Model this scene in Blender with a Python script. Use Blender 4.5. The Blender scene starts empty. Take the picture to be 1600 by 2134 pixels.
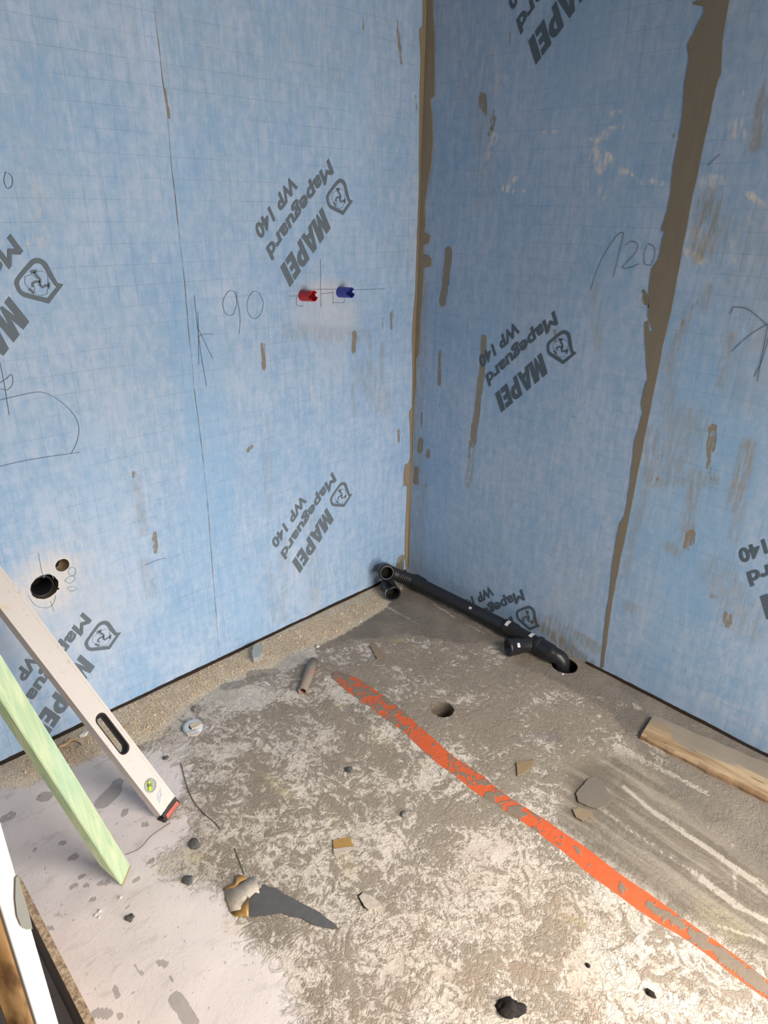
import bpy, bmesh, math, random
import numpy as np
from mathutils import Vector, Matrix, noise
random.seed(7); rng = np.random.default_rng(7)
S = bpy.context.scene
COL = S.collection
V = Vector

# ------------------------------------------------------------------ camera
YAW, PITCH, ROLL, FPX = math.radians(45.968), math.radians(24.688), math.radians(0.877), 1397.47
CAM = V((-1.848, -1.760, 1.45))
F_ = V((math.cos(PITCH)*math.cos(YAW), math.cos(PITCH)*math.sin(YAW), -math.sin(PITCH)))
R0 = V((math.sin(YAW), -math.cos(YAW), 0)); U0 = R0.cross(F_)
R_ = R0*math.cos(ROLL) + U0*math.sin(ROLL); U_ = U0*math.cos(ROLL) - R0*math.sin(ROLL)
cd = bpy.data.cameras.new('camera'); cam = bpy.data.objects.new('camera', cd); COL.objects.link(cam)
m = Matrix((R_, U_, -F_)).transposed().to_4x4(); m.translation = CAM; cam.matrix_world = m
cd.sensor_fit = 'HORIZONTAL'; cd.sensor_width = 36; cd.lens = FPX*36/1600; cd.clip_start = 0.02
S.camera = cam

# ------------------------------------------------------------------ light and exposure
S.view_settings.view_transform = 'Standard'; S.view_settings.look = 'None'
S.view_settings.gamma = 1; S.view_settings.use_curve_mapping = False
S.view_settings.exposure = 0.14
w = bpy.data.worlds.new('world'); S.world = w; w.use_nodes = True
bg = w.node_tree.nodes['Background']; bg.inputs[0].default_value = (1, 0.95, 0.88, 1); bg.inputs[1].default_value = 1.2
def area(name, loc, rot, sx, sy, e, col):
    l = bpy.data.lights.new(name, 'AREA'); l.shape = 'RECTANGLE'; l.size = sx; l.size_y = sy; l.energy = e; l.color = col
    o = bpy.data.objects.new(name, l); o.location = loc; o.rotation_euler = rot; COL.objects.link(o); return o
# daylight through the open side of the room behind the camera
area('daylight_sky', (-.75, -4.2, 3.7), (math.radians(48), 0, math.radians(10)), 2.8, 2.2, 430, (1.0, 0.935, 0.85))
area('daylight_low', (-.35, -3.5, .75), (math.radians(88), 0, math.radians(12)), 2.0, 1.4, 88, (1.0, 0.94, 0.86))

# ------------------------------------------------------------------ picking points on the room's surfaces
def ray(u, v): return F_ + R_*((u-800)/FPX) - U_*((v-1067)/FPX)
def onL(u, v): d = ray(u, v); return CAM + d*(-CAM.y/d.y)
def onR(u, v): d = ray(u, v); return CAM + d*(-CAM.x/d.x)
def onF(u, v, z=0.0): d = ray(u, v); return CAM + d*((z-CAM.z)/d.z)
def depth(p): return (p-CAM).dot(F_)

# ------------------------------------------------------------------ helpers
def mesh_obj(name, bm, mat=None, parent=None, smooth=False):
    me = bpy.data.meshes.new(name)
    if isinstance(bm, bmesh.types.BMesh):
        bm.to_mesh(me); bm.free()
    else:
        me.from_pydata(*bm)
    if smooth:
        me.polygons.foreach_set('use_smooth', [True]*len(me.polygons))
    o = bpy.data.objects.new(name, me); COL.objects.link(o)
    if mat: me.materials.append(mat)
    if parent: o.parent = parent; o.matrix_parent_inverse = parent.matrix_world.inverted()
    return o
def tag(o, label=None, cat=None, group=None, kind=None):
    for k, v in (('label', label), ('category', cat), ('group', group), ('kind', kind)):
        if v: o[k] = v
    return o
def empty(name, loc, label, cat, group=None):
    o = bpy.data.objects.new(name, None); COL.objects.link(o); o.location = loc; o.empty_display_size = .05
    o.matrix_world = Matrix.Translation(loc)
    return tag(o, label, cat, group)
def frame(a):
    a = V(a).normalized(); t = V((0, 0, 1)) if abs(a.z) < .9 else V((1, 0, 0))
    u = a.cross(t).normalized(); return a, u, a.cross(u)
def lathe(bm, p, d, prof, seg=40, endcap=False):
    """prof: list of (along, radius) about the axis p + d*along"""
    a, u, w_ = frame(d); p = V(p); rings = []
    for s, r in prof:
        rings.append([bm.verts.new(p + a*s + (u*math.cos(t) + w_*math.sin(t))*r) for t in [2*math.pi*i/seg for i in range(seg)]])
    for A, B in zip(rings, rings[1:]):
        for i in range(seg):
            j = (i+1) % seg; bm.faces.new((A[i], A[j], B[j], B[i]))
    if endcap: bm.faces.new(rings[-1])
    return rings
def tube_path(bm, pts, rad, seg=24, cap=True):
    pts = [V(p) for p in pts]; rings = []; prev = None
    for i, p in enumerate(pts):
        d = (pts[min(i+1, len(pts)-1)] - pts[max(i-1, 0)]).normalized()
        if prev is None: _, u, w_ = frame(d)
        else:
            u = (prev - d*prev.dot(d)).normalized(); w_ = d.cross(u)
        prev = u; r = rad[i] if isinstance(rad, (list, tuple)) else rad
        rings.append([bm.verts.new(p + (u*math.cos(t) + w_*math.sin(t))*r) for t in [2*math.pi*k/seg for k in range(seg)]])
    for A, B in zip(rings, rings[1:]):
        for i in range(seg):
            j = (i+1) % seg; bm.faces.new((A[i], A[j], B[j], B[i]))
    if cap: bm.faces.new(rings[0]); bm.faces.new(rings[-1])
def fixn(bm): bmesh.ops.recalc_face_normals(bm, faces=bm.faces)
def slab(bm, pts, thick):
    """closed outline (3D, planar) given a thickness vector"""
    t = V(thick); vs = [bm.verts.new(V(p)) for p in pts]
    f = bm.faces.new(vs); r = bmesh.ops.extrude_face_region(bm, geom=[f])
    for g in r['geom']:
        if isinstance(g, bmesh.types.BMVert): g.co += t
def rag(pts, n=4, amp=.003, closed=True, seed=0):
    """subdivide an outline and roughen it"""
    out = []; rr = random.Random(seed); k = len(pts)
    for i in range(k if closed else k-1):
        a, b = V(pts[i]), V(pts[(i+1) % k]); L = (b-a).length; q = max(1, min(n, int(L/(amp*3)+1)))
        for j in range(q):
            p = a.lerp(b, j/q)
            if j: p = p + V((rr.uniform(-1, 1), rr.uniform(-1, 1), rr.uniform(-1, 1)))*amp
            out.append(p)
    return out
def flatten(pts, wall):
    return [V((p.x, 0, p.z)) if wall == 'L' else V((0, p.y, p.z)) if wall == 'R' else V((p.x, p.y, 0)) for p in pts]
def ribbon(bm, pts, width, off, nrm):
    pts = [V(p) for p in pts]; n = V(nrm); prev = None
    for i, p in enumerate(pts):
        d = (pts[min(i+1, len(pts)-1)] - pts[max(i-1, 0)]).normalized(); s = d.cross(n)*width/2
        a = bm.verts.new(p + n*off - s); b = bm.verts.new(p + n*off + s)
        if prev: bm.faces.new((prev[0], a, b, prev[1]))
        prev = (a, b)
def smooth_line(pts, k=6):
    out = []; P_ = [V(p) for p in pts]
    for i in range(len(P_)-1):
        p0 = P_[max(i-1, 0)]; p1 = P_[i]; p2 = P_[i+1]; p3 = P_[min(i+2, len(P_)-1)]
        for j in range(k):
            t = j/k
            out.append(.5*((2*p1) + (p2-p0)*t + (2*p0-5*p1+4*p2-p3)*t*t + (3*p1-p0-3*p2+p3)*t**3))
    out.append(P_[-1]); return out

# ------------------------------------------------------------------ material kit
class N:
    def __init__(s, name):
        s.m = bpy.data.materials.new(name); s.m.use_nodes = True; s.t = s.m.node_tree; s.b = s.t.nodes['Principled BSDF']
    def n(s, typ, **kw):
        x = s.t.nodes.new(typ)
        for k, v in kw.items():
            if k.startswith('i_'): x.inputs[k[2:].replace('_', ' ')].default_value = v
            else: setattr(x, k, v)
        return x
    def l(s, a, b): s.t.links.new(a, b)
    def val(s, sock, v):
        if hasattr(v, 'is_output') or isinstance(v, bpy.types.NodeSocket): s.l(v, sock)
        else: sock.default_value = v
    def math(s, op, a, b=0.0, c=0.0, clamp=False):
        x = s.n('ShaderNodeMath', operation=op, use_clamp=clamp)
        s.val(x.inputs[0], a); s.val(x.inputs[1], b); s.val(x.inputs[2], c); return x.outputs[0]
    def mix(s, f, a, b, mode='MIX'):
        x = s.n('ShaderNodeMix', data_type='RGBA', blend_type=mode)
        s.val(x.inputs[0], f)
        for i, c in ((6, a), (7, b)):
            if isinstance(c, tuple): x.inputs[i].default_value = (*c[:3], 1)
            else: s.l(c, x.inputs[i])
        return x.outputs[2]
    def coord(s): return s.n('ShaderNodeTexCoord').outputs['Object']
    def map(s, vec, scale=(1, 1, 1), loc=(0, 0, 0), rot=(0, 0, 0)):
        x = s.n('ShaderNodeMapping'); s.l(vec, x.inputs[0]); x.inputs['Scale'].default_value = scale
        x.inputs['Location'].default_value = loc; x.inputs['Rotation'].default_value = rot; return x.outputs[0]
    def noise(s, vec, scale, detail=3, rough=.5, dist=0.0):
        x = s.n('ShaderNodeTexNoise'); s.l(vec, x.inputs['Vector']); x.inputs['Scale'].default_value = scale
        x.inputs['Detail'].default_value = detail; x.inputs['Roughness'].default_value = rough; x.inputs['Distortion'].default_value = dist
        return x.outputs[0]
    def step(s, v, lo, hi):
        x = s.n('ShaderNodeMapRange', interpolation_type='SMOOTHSTEP'); s.val(x.inputs[0], v)
        s.val(x.inputs[1], lo); s.val(x.inputs[2], hi); return x.outputs[0]
    def attr(s, name): return s.n('ShaderNodeAttribute', attribute_name=name).outputs['Fac']
    def bump(s, h, strength=.3, dist=.002):
        x = s.n('ShaderNodeBump'); x.inputs['Strength'].default_value = strength; x.inputs['Distance'].default_value = dist
        s.l(h, x.inputs['Height']); s.l(x.outputs[0], s.b.inputs['Normal'])
    def out(s, col, rough=.8, spec=.3, metal=0.0):
        if isinstance(col, tuple): s.b.inputs['Base Color'].default_value = (*col[:3], 1)
        else: s.l(col, s.b.inputs['Base Color'])
        s.val(s.b.inputs['Roughness'], rough); s.b.inputs['Specular IOR Level'].default_value = spec; s.b.inputs['Metallic'].default_value = metal
        return s.m
def plain(name, c, rough=.6, spec=.4, metal=0.0, var=.12, scale=40, bump=0.0):
    q = N(name); v = q.coord(); n = q.noise(v, scale, 4)
    col = q.mix(n, tuple(x*(1-var) for x in c), tuple(min(1, x*(1+var)) for x in c))
    if bump: q.bump(n, bump, .002)
    return q.out(col, rough, spec, metal)

TAUPE = (.26, .217, .172); TAUPE2 = (.33, .278, .223)
def mat_membrane(name, ax, light_tone=1.0):
    q = N(name); co = q.coord()
    sp = q.n('ShaderNodeSeparateXYZ'); q.l(co, sp.inputs[0]); u = sp.outputs[ax]; z = sp.outputs[2]
    fib = q.noise(q.map(co, (190, 190, 40)), 1.0, 3, .6)
    blot = q.noise(co, 34, 5, .7)
    big = q.noise(q.map(co, (4.5, 4.5, 2.6)), 1.0, 4, .6)
    wv = q.noise(q.map(co, (55, 55, 12)), 1.0, 2, .5)
    a = (.255*light_tone, .41*light_tone, .62*light_tone); b = (.44*light_tone, .54*light_tone, .70*light_tone)
    f = q.math('ADD', q.math('MULTIPLY', blot, .55), q.math('ADD', q.math('MULTIPLY', big, .5), q.math('MULTIPLY', wv, .35)))
    col = q.mix(q.step(f, .50, .92), a, b)
    sat = (.23*light_tone, .43*light_tone, .68*light_tone)
    col = q.mix(q.math('MULTIPLY', q.step(q.noise(q.map(co, (3, 3, .8)), 1.0, 2), .52, .72), .45), col, sat)
    col = q.mix(q.math('MULTIPLY', q.step(fib, .52, .75), .30), col, (.55*light_tone, .62*light_tone, .68*light_tone))
    col = q.mix(q.math('MULTIPLY', q.step(fib, .48, .25), .25), col, (.19*light_tone, .33*light_tone, .47*light_tone))
    # printed dashed grid, 5 cm
    def lines(p, r, per, wd):
        d = q.math('PINGPONG', p, per/2); ln = q.math('SUBTRACT', 1.0, q.step(d, wd*.4, wd))
        dash = q.step(q.math('PINGPONG', r, .0028), .0007, .0013)
        return q.math('MULTIPLY', ln, dash)
    warp = q.math('MULTIPLY', q.math('SUBTRACT', q.noise(co, 2.0, 2), .5), .006)
    uu = q.math('ADD', u, warp); zz = q.math('ADD', z, warp)
    g = q.math('MAXIMUM', lines(uu, zz, .05, .00125), lines(zz, uu, .05, .00125))
    fade = q.step(q.noise(co, 6, 3), .30, .62)
    g = q.math('MULTIPLY', g, q.math('MULTIPLY', fade, .38))
    col = q.mix(g, col, (.07, .13, .19))
    # chalk dust, mortar smears
    rag_ = q.noise(q.map(co, (90, 90, 16)), 1.0, 4, .6); rg2 = q.noise(co, 60, 4, .65)
    ch = q.attr('chalk'); chm = q.math('MULTIPLY', ch, q.step(q.math('ADD', q.math('MULTIPLY', rag_, .6), q.math('MULTIPLY', rg2, .4)), .42, .60), clamp=True)
    col = q.mix(q.attr('dust'), col, (.70, .665, .66)); col = q.mix(chm, col, (.70, .65, .62))
    d = q.attr('dirt_shade'); dm = q.math('MULTIPLY', d, q.step(rag_, .33, .62))
    col = q.mix(dm, col, (.28, .25, .19))
    mo = q.attr('mortar')
    mm = q.math('MULTIPLY', q.step(q.math('ADD', q.math('MULTIPLY', mo, .85), q.math('ADD', q.math('MULTIPLY', q.math('SUBTRACT', rag_, .5), 1.7), q.math('MULTIPLY', q.math('SUBTRACT', rg2, .5), .6))), .40, .72), q.step(mo, .02, .15))
    col = q.mix(q.math('MULTIPLY', mm, .92), col, (.25, .212, .155))
    h = q.math('ADD', q.math('MULTIPLY', fib, .35), q.math('ADD', q.math('MULTIPLY', mm, .8), q.noise(co, 9, 2)))
    q.bump(h, .35, .0015)
    return q.out(col, .72, .25)
M_MEM_L = mat_membrane('membrane_lit', 0, 1.10); M_MEM_R = mat_membrane('membrane_shaded', 1, .97)  # one membrane in two tones: the light difference between walls is painted in
def mat_mortar(name, c1, c2, wet=.0):
    q = N(name); co = q.coord(); n = q.noise(co, 30, 5, .6); f = q.noise(q.map(co, (60, 60, 7)), 1.0, 3)
    col = q.mix(q.math('MULTIPLY', q.math('ADD', n, f), .5), c1, c2); q.bump(q.math('ADD', n, f), .5, .0015)
    return q.out(col, .75-wet, .3)
M_BAND = mat_mortar('sealing_mortar', (.175, .15, .115), (.25, .215, .165))
M_BANDL = mat_mortar('corner_mortar', (.24, .19, .13), (.36, .29, .205))
M_INK = plain('grey_print_ink', (.148, .182, .215), .8, .2, var=.1, scale=120)
M_INKR = plain('print_ink_shaded', (.088, .12, .155), .8, .2, var=.1, scale=120)  # same ink as on the left, darkened for the right wall's shade
M_PENCIL = plain('pencil_line', (.10, .14, .19), .8, .2)
M_PENCILG = plain('green_pencil_line', (.20, .38, .40), .8, .2)
M_BLACK = plain('black_plastic', (.014, .015, .018), .36, .5, var=.3, scale=60)
M_BLACKD = plain('dusty_black_plastic', (.020, .021, .024), .48, .45, var=.6, scale=90)
M_WHITE = plain('white_sticker', (.62, .62, .60), .6)
M_DARK = plain('gap_shade', (.035, .026, .022), .9, .1, var=.5, scale=50)

# ------------------------------------------------------------------ dense surface grids with masks
def capsule(P2, a, b, wd):
    a = np.array(a); b = np.array(b); ab = b-a; L2 = max(float(ab@ab), 1e-12)
    t = np.clip(((P2-a)@ab)/L2, 0, 1); return np.hypot(*(P2-(a+t[:, None]*ab)).T)/wd
def grid_mesh(name, us, vs, to3, mat, masks, holes, kind='structure'):
    """masks: dict name -> array func(P2); holes: list (u, v, r) cut out"""
    U, W = np.meshgrid(us, vs, indexing='ij'); P2 = np.stack([U.ravel(), W.ravel()], 1)
    nu, nv = len(us), len(vs); keep = np.ones(len(P2), bool)
    for hu, hv, hr in holes:
        d = P2-np.array([hu, hv]); r = np.hypot(*d.T); cell = (us[1]-us[0])*.75
        ring = (np.abs(r-hr) < cell) & (r > 1e-6)
        ang = np.arctan2(d[:, 1], d[:, 0]); jag = hr*(1+.012*np.sin(ang*7+1)+.012*np.sin(ang*13))
        P2[ring] = np.array([hu, hv]) + d[ring]/r[ring, None]*jag[ring, None]
        keep &= ~((r < hr) & ~ring)
    i, j = np.meshgrid(np.arange(nu-1), np.arange(nv-1), indexing='ij'); a = (i*nv+j).ravel()
    Fc = np.stack([a, a+nv, a+nv+1, a+1], 1); Fc = Fc[keep[Fc].all(1)]
    cen = P2[Fc].mean(1)
    for hu, hv, hr in holes:
        Fc_ = np.hypot(cen[:, 0]-hu, cen[:, 1]-hv) > hr*.86; Fc = Fc[Fc_]; cen = cen[Fc_]
    P3 = to3(P2, masks)
    me = bpy.data.meshes.new(name); me.vertices.add(len(P3)); me.vertices.foreach_set('co', P3.astype(np.float32).ravel())
    me.loops.add(len(Fc)*4); me.loops.foreach_set('vertex_index', Fc.astype(np.int32).ravel())
    me.polygons.add(len(Fc)); me.polygons.foreach_set('loop_start', (np.arange(len(Fc))*4).astype(np.int32))
    me.polygons.foreach_set('loop_total', np.full(len(Fc), 4, np.int32)); me.update(calc_edges=True); me.validate()
    me.polygons.foreach_set('use_smooth', np.ones(len(me.polygons), bool))
    for k, fn in masks.items():
        at = me.attributes.new(k, 'FLOAT', 'POINT'); at.data.foreach_set('value', fn(P2).astype(np.float32))
    o = bpy.data.objects.new(name, me); COL.objects.link(o); me.materials.append(mat); o['kind'] = kind
    return o
def strokes(lst, conv, sel):
    """lst of (x0,y0,x1,y1,width px,strength, softness) in photo pixels -> mask function in surface metres"""
    items = []
    for x0, y0, x1, y1, wd, st, *so in lst:
        a, b = conv(x0, y0), conv(x1, y1); wm = wd*depth((a+b)/2)/FPX
        items.append((sel(a), sel(b), wm, st, so[0] if so else .5))
    def fn(P2):
        out = np.zeros(len(P2))
        for a, b, wm, st, so in items:
            lo = np.minimum(a, b)-wm*1.5; hi = np.maximum(a, b)+wm*1.5
            ix = np.nonzero(((P2 > lo) & (P2 < hi)).all(1))[0]
            if len(ix) == 0: continue
            d = capsule(P2[ix], a, b, wm); t = np.clip((1+so*.5-d)/so, 0, 1)
            out[ix] = np.maximum(out[ix], st*t*t*(3-2*t))
        return out
    return fn
def polymask(polys, conv, sel):
    """soft polygon masks: (points px, strength, feather m)"""
    items = [(np.array([sel(conv(*p)) for p in pts]), st, fe) for pts, st, fe in polys]
    def fn(P2):
        out = np.zeros(len(P2))
        for Q, st, fe in items:
            inside = np.zeros(len(P2), bool); dist = np.full(len(P2), 9.0)
            for k in range(len(Q)):
                a, b = Q[k], Q[(k+1) % len(Q)]
                c = ((a[1] > P2[:, 1]) != (b[1] > P2[:, 1]))
                xx = a[0]+(P2[:, 1]-a[1])*(b[0]-a[0])/((b[1]-a[1]) if b[1] != a[1] else 1e-9)
                inside ^= c & (P2[:, 0] < xx)
                dist = np.minimum(dist, capsule(P2, a, b, 1.0))
            sd = np.where(inside, dist, -dist); t = np.clip(.5+sd/(2*fe), 0, 1)
            out = np.maximum(out, st*t*t*(3-2*t))
        return out
    return fn
def maxf(*fs): return lambda P2: np.maximum.reduce([f(P2) for f in fs])
XW, YS, ZC = -2.06, -2.35, 2.5      # west wall, south side, ceiling

# ---- left wall (plane y = 0)
selL = lambda p: np.array([p.x, p.z]); selR = lambda p: np.array([p.y, p.z]); selF = lambda p: np.array([p.x, p.y])
mortL = strokes([(548,718,549,765,6,1),(553,775,553,810,4,.4),(738,695,737,728,8,.95),(735,740,735,795,5,.45),(815,652,815,682,5,.9),
 (830,897,830,920,4,.8),(388,748,389,776,7,.8),(517,938,524,931,5,.9),(279,986,280,992,6,.85),(322,1112,323,1150,6,.9),(321,1150,318,1165,5,.6),
 (828,42,835,130,5,.75),(758,35,758,58,5,.45),(346,185,350,245,5,.8),(797,662,797,700,3,.6),(521,1152,521,1180,4,.4),(865,200,868,240,4,.6),
 (836,1165,826,1190,12,.9),(845,980,843,1010,5,.9)], onL, selL)
dirtShadeL = strokes([(600,690,760,700,16,.28,1),(760,780,800,840,30,.28,1),(700,60,700,130,50,.16,1),(555,880,560,1060,10,.20,1),
 (285,1000,300,1110,10,.40,1),(655,1090,655,1300,20,.20,1),(595,1130,590,1290,12,.22,1),(300,1170,320,1240,12,.3,1),(735,800,737,860,6,.3,1),
 (770,690,772,780,5,.35,1),(795,720,797,800,6,.4,1),(780,30,830,500,60,.10,1),(0,0,300,0,120,.12,1.2),(350,0,860,0,160,.16,1.2),  # wide strokes along the top paint in the dimness of the upper wall
 (60,200,100,420,60,.08,1),(600,70,610,90,60,.12,1),(560,1180,575,1290,10,.2,1)], onL, selL)
chalkL = strokes([(660,600,720,655,34,.40,1.3),(690,660,700,760,40,.24,1.3),(95,1222,95,1222,62,.9,.9),(130,1178,130,1178,36,.7,.9),(95,1225,95,1225,78,.45,.7),
 (110,1200,130,1190,110,.32,1.3),(200,1300,120,1400,120,.18,1.4),(70,400,85,500,18,.35,1),(105,500,100,440,6,.4,1),(60,510,62,500,6,.4,1),
 (480,390,420,460,50,.12,1.2),(650,810,652,840,7,.3,1),(535,1210,540,1205,3,.7,1),(0,600,300,900,180,.10,1.4),(608,1130,620,1200,5,.4,1),(660,1230,665,1290,7,.3,1)], onL, selL)
dustL = strokes([(95,1222,95,1222,40,.95,.9),(130,1178,130,1178,22,.8,1),(95,1225,100,1220,68,.62,1.1),(100,1290,160,1290,110,.28,1.4),(640,612,720,606,20,.42,1.2),(640,650,720,660,40,.30,1.4),(250,900,300,1000,150,.0,1)], onL, selL)
HOLE_W = onL(93, 1223); HOLE_S = onL(130, 1178)
us = np.concatenate([np.arange(XW, 0, .006), [0.0]]); zs = np.concatenate([np.arange(-.02, 2.2, .006), np.arange(2.2, ZC+.04, .05)])
def to3L(P2, masks): return np.stack([P2[:, 0], np.zeros(len(P2)), P2[:, 1]], 1)
wall_l = grid_mesh('wall_left', us, zs, to3L, M_MEM_L, {'mortar': mortL, 'dirt_shade': dirtShadeL, 'chalk': chalkL, 'dust': dustL},
                   [(HOLE_W.x, HOLE_W.z, .036), (HOLE_S.x, HOLE_S.z, .0185)])
# ---- right wall (plane x = 0)
mortR = strokes([(1004,203,1008,222,11,1),(1010,225,1010,236,6,.7),(1027,232,1024,250,6,.7),(1030,250,1020,278,6,.75),(934,524,928,590,11,1.1),(928,590,922,630,10,1.1),
 (916,732,914,800,5,.95),(1008,705,1003,780,8,1.0),(1003,780,993,860,9,1),(993,860,984,925,9,.95),(984,925,980,950,8,.5),(876,918,874,938,8,1),(893,940,891,950,6,.95),
 (868,978,866,1004,8,1),(886,1010,886,1014,5,.7),(879,862,877,888,4,.7),(1156,690,1157,712,5,.85),(1064,65,1062,95,3,.6),(1072,590,1070,640,2,.7),(914,843,914,848,3,.8),
 (1484,890,1480,935,10,.85),(1478,935,1476,985,6,.75),(1440,1112,1432,1140,10,.75),(1452,628,1440,642,6,.75),(1440,645,1408,692,5,.5),
 (1484,1240,1484,1242,9,.6),(1514,1284,1514,1300,11,.75),(1407,700,1404,735,4,.4),(1340,620,1344,632,5,.9),(1500,700,1506,712,6,.5),(1406,278,1404,286,5,.7),(1475,998,1488,1000,3,.7),
 (954,1222,954,1228,3,.7),(1360,998,1372,998,5,.55),(1535,720,1530,738,6,.45)], onR, selR)
dirtShadeR = strokes([(985,940,975,1010,9,.6,1),(1010,240,1000,290,10,.5,1),(1430,880,1400,960,42,.40,1),(1450,990,1428,1130,14,.6,1),(1560,930,1530,1050,16,.75,.8),(1545,1050,1530,1120,12,.4,1),
 (1345,1005,1490,1000,12,.5,1),(1395,1142,1412,1150,14,.55,1),(1478,420,1462,520,26,.75,.8),(1595,190,1575,300,16,.65,.9),(1500,480,1480,520,30,.35,1),(1525,700,1500,800,9,.55,1),(1440,640,1390,760,9,.55,1),
 (1395,760,1390,860,16,.35,1),(1360,900,1350,1000,14,.45,1),(1345,1020,1300,1200,10,.35,1),(960,0,1000,160,60,.20,1.3),(1000,120,1010,400,30,.20,1.2),(1240,600,1245,720,12,.3,1),(880,600,870,1000,18,.28,1),
 (1310,1265,1320,1270,14,.4,1),(1110,600,1100,700,60,.12,1.3),(880,1000,870,1180,16,.35,1),(1500,1200,1560,1300,40,.35,1),(1475,600,1465,640,10,.5,1),(1210,1180,1160,1300,60,.12,1.3),
 (1100,1280,1230,1390,16,.85,1),(1150,1300,1180,1330,22,.6,1),(900,0,1500,0,120,.14,1.3),(1580,500,1560,800,60,.25,1.2),(1180,1310,1240,1350,14,.6,1)], onR, selR)  # the wide stroke along the top is painted shade, the others are dirt
chalkR = strokes([(1030,285,1014,326,8,.95),(1028,280,1040,290,6,.9),(1050,392,1066,396,6,1.2),(1062,380,1075,372,5,1.0),(1090,398,1092,396,3,.9),(1010,355,1012,362,3,.8),(1220,290,1262,292,3.5,1),(1268,268,1300,262,3.5,1),(1262,280,1246,300,10,.75),
 (1236,322,1268,332,12,.95),(1255,335,1250,350,12,.9),(1272,236,1292,232,4,.9),(1292,355,1312,358,5,.8),(1315,362,1338,382,3,.8),(1355,378,1382,382,5,1),(1222,365,1220,400,6,.6),(1252,395,1254,410,8,.7),
 (1432,520,1444,535,9,1.1),(1444,530,1468,547,8,1.0),(1440,480,1470,510,14,.5,1),(1470,380,1500,380,14,.55,1),(1484,370,1486,384,8,.8),(1562,404,1570,412,6,1.0),(1575,416,1588,424,5,1.1),(1520,252,1520,288,4,.7),(1532,252,1532,286,4,.7),(1546,250,1552,292,3,.9),
 (1522,500,1522,530,3,.9),(1524,535,1536,552,4,.9),(1395,517,1420,520,3,.9),(1128,275,1140,274,2.5,1),(1154,273,1162,273,2.5,1),(1036,110,1034,200,8,.55,1),(1055,155,1054,170,5,.5,1),(898,212,898,224,3,1),(898,276,899,288,3,1),
 (1562,462,1570,466,3,.8),(1548,190,1552,198,3,.7),(1200,1340,1230,1360,10,.3,1),(1130,1300,1160,1330,16,.35,1),(1450,1440,1600,1540,9,.28,1),(1500,1460,1560,1480,3,.5,1),(1430,1280,1432,1400,3,.3,1)], onR, selR)
ys = np.concatenate([np.arange(YS, -1.75, .04), np.arange(-1.75, 0, .006), [0.0]])
def to3R(P2, masks): return np.stack([np.zeros(len(P2)), P2[:, 0], P2[:, 1]], 1)
wall_r = grid_mesh('wall_right', ys, zs, to3R, M_MEM_R, {'mortar': mortR, 'dirt_shade': dirtShadeR, 'chalk': chalkR}, [])

# ---- floor
P_HOLE = onF(922, 1478); E_HOLE = onF(1176, 1386)
B_POLY = [(-60,1640),(150,1575),(330,1560),(395,1600),(385,1650),(345,1690),(400,1700),(395,1760),(320,1790),(380,1830),(470,1860),(520,1960),(600,2040),(640,2200),(-300,2200)]
smoothF = polymask([(B_POLY, 1, .09), ([(180,1600),(330,1530),(420,1500),(520,1420),(610,1380),(610,1420),(520,1470),(430,1540),(380,1600)], .45, .04)], onF, selF)
greyF = polymask([([(1120,1330),(1330,1420),(1700,1600),(1700,1900),(1600,1850),(1450,1730),(1350,1600),(1270,1490),(1150,1420),(1060,1380)], 1, .04),
                  ([(670,1345),(860,1215),(1000,1300),(1060,1335),(960,1345),(850,1325),(760,1335)], .95, .04)], onF, selF)
mortF = polymask([([(560,1400),(660,1340),(860,1200),(1300,1400),(1700,1600),(1700,1950),(1400,1800),(1250,1700),(1150,1700),(1000,1620),(900,1640),(760,1640),(600,1640),(480,1620),(440,1560)], .62, .07),
                  ([(1000,1500),(1400,1600),(1700,1900),(1700,2060),(1500,1930),(1250,1770),(1100,1690)], .70, .07),
                  ([(700,1390),(1000,1330),(1290,1430),(1340,1520),(1220,1640),(1000,1600),(800,1500)], 1.45, .06),
                  ([(420,1640),(900,1640),(1150,1720),(900,1760),(650,1760),(500,1720)], .50, .08)], onF, selF)
streakF = polymask([([(1180,1600),(1300,1560),(1420,1660),(1700,1900),(1700,2060),(1480,1950),(1300,1830),(1160,1720)], 1, .04)], onF, selF)
brownF = polymask([([(1000,1750),(1300,1900),(1500,2060),(1700,2200),(700,2200),(900,1900)], .85, .16),([(1280,1970),(1420,2000),(1500,2134),(1330,2100)], .5, .06)], onF, selF)
sandF = polymask([([(-100,1650),(0,1590),(240,1476),(458,1369),(848,1180),(860,1200),(800,1270),(700,1330),(600,1365),(560,1400),(470,1420),(380,1480),(330,1540),(220,1570),(150,1600),(60,1640)], 1, .035)], onF, selF)
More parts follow.
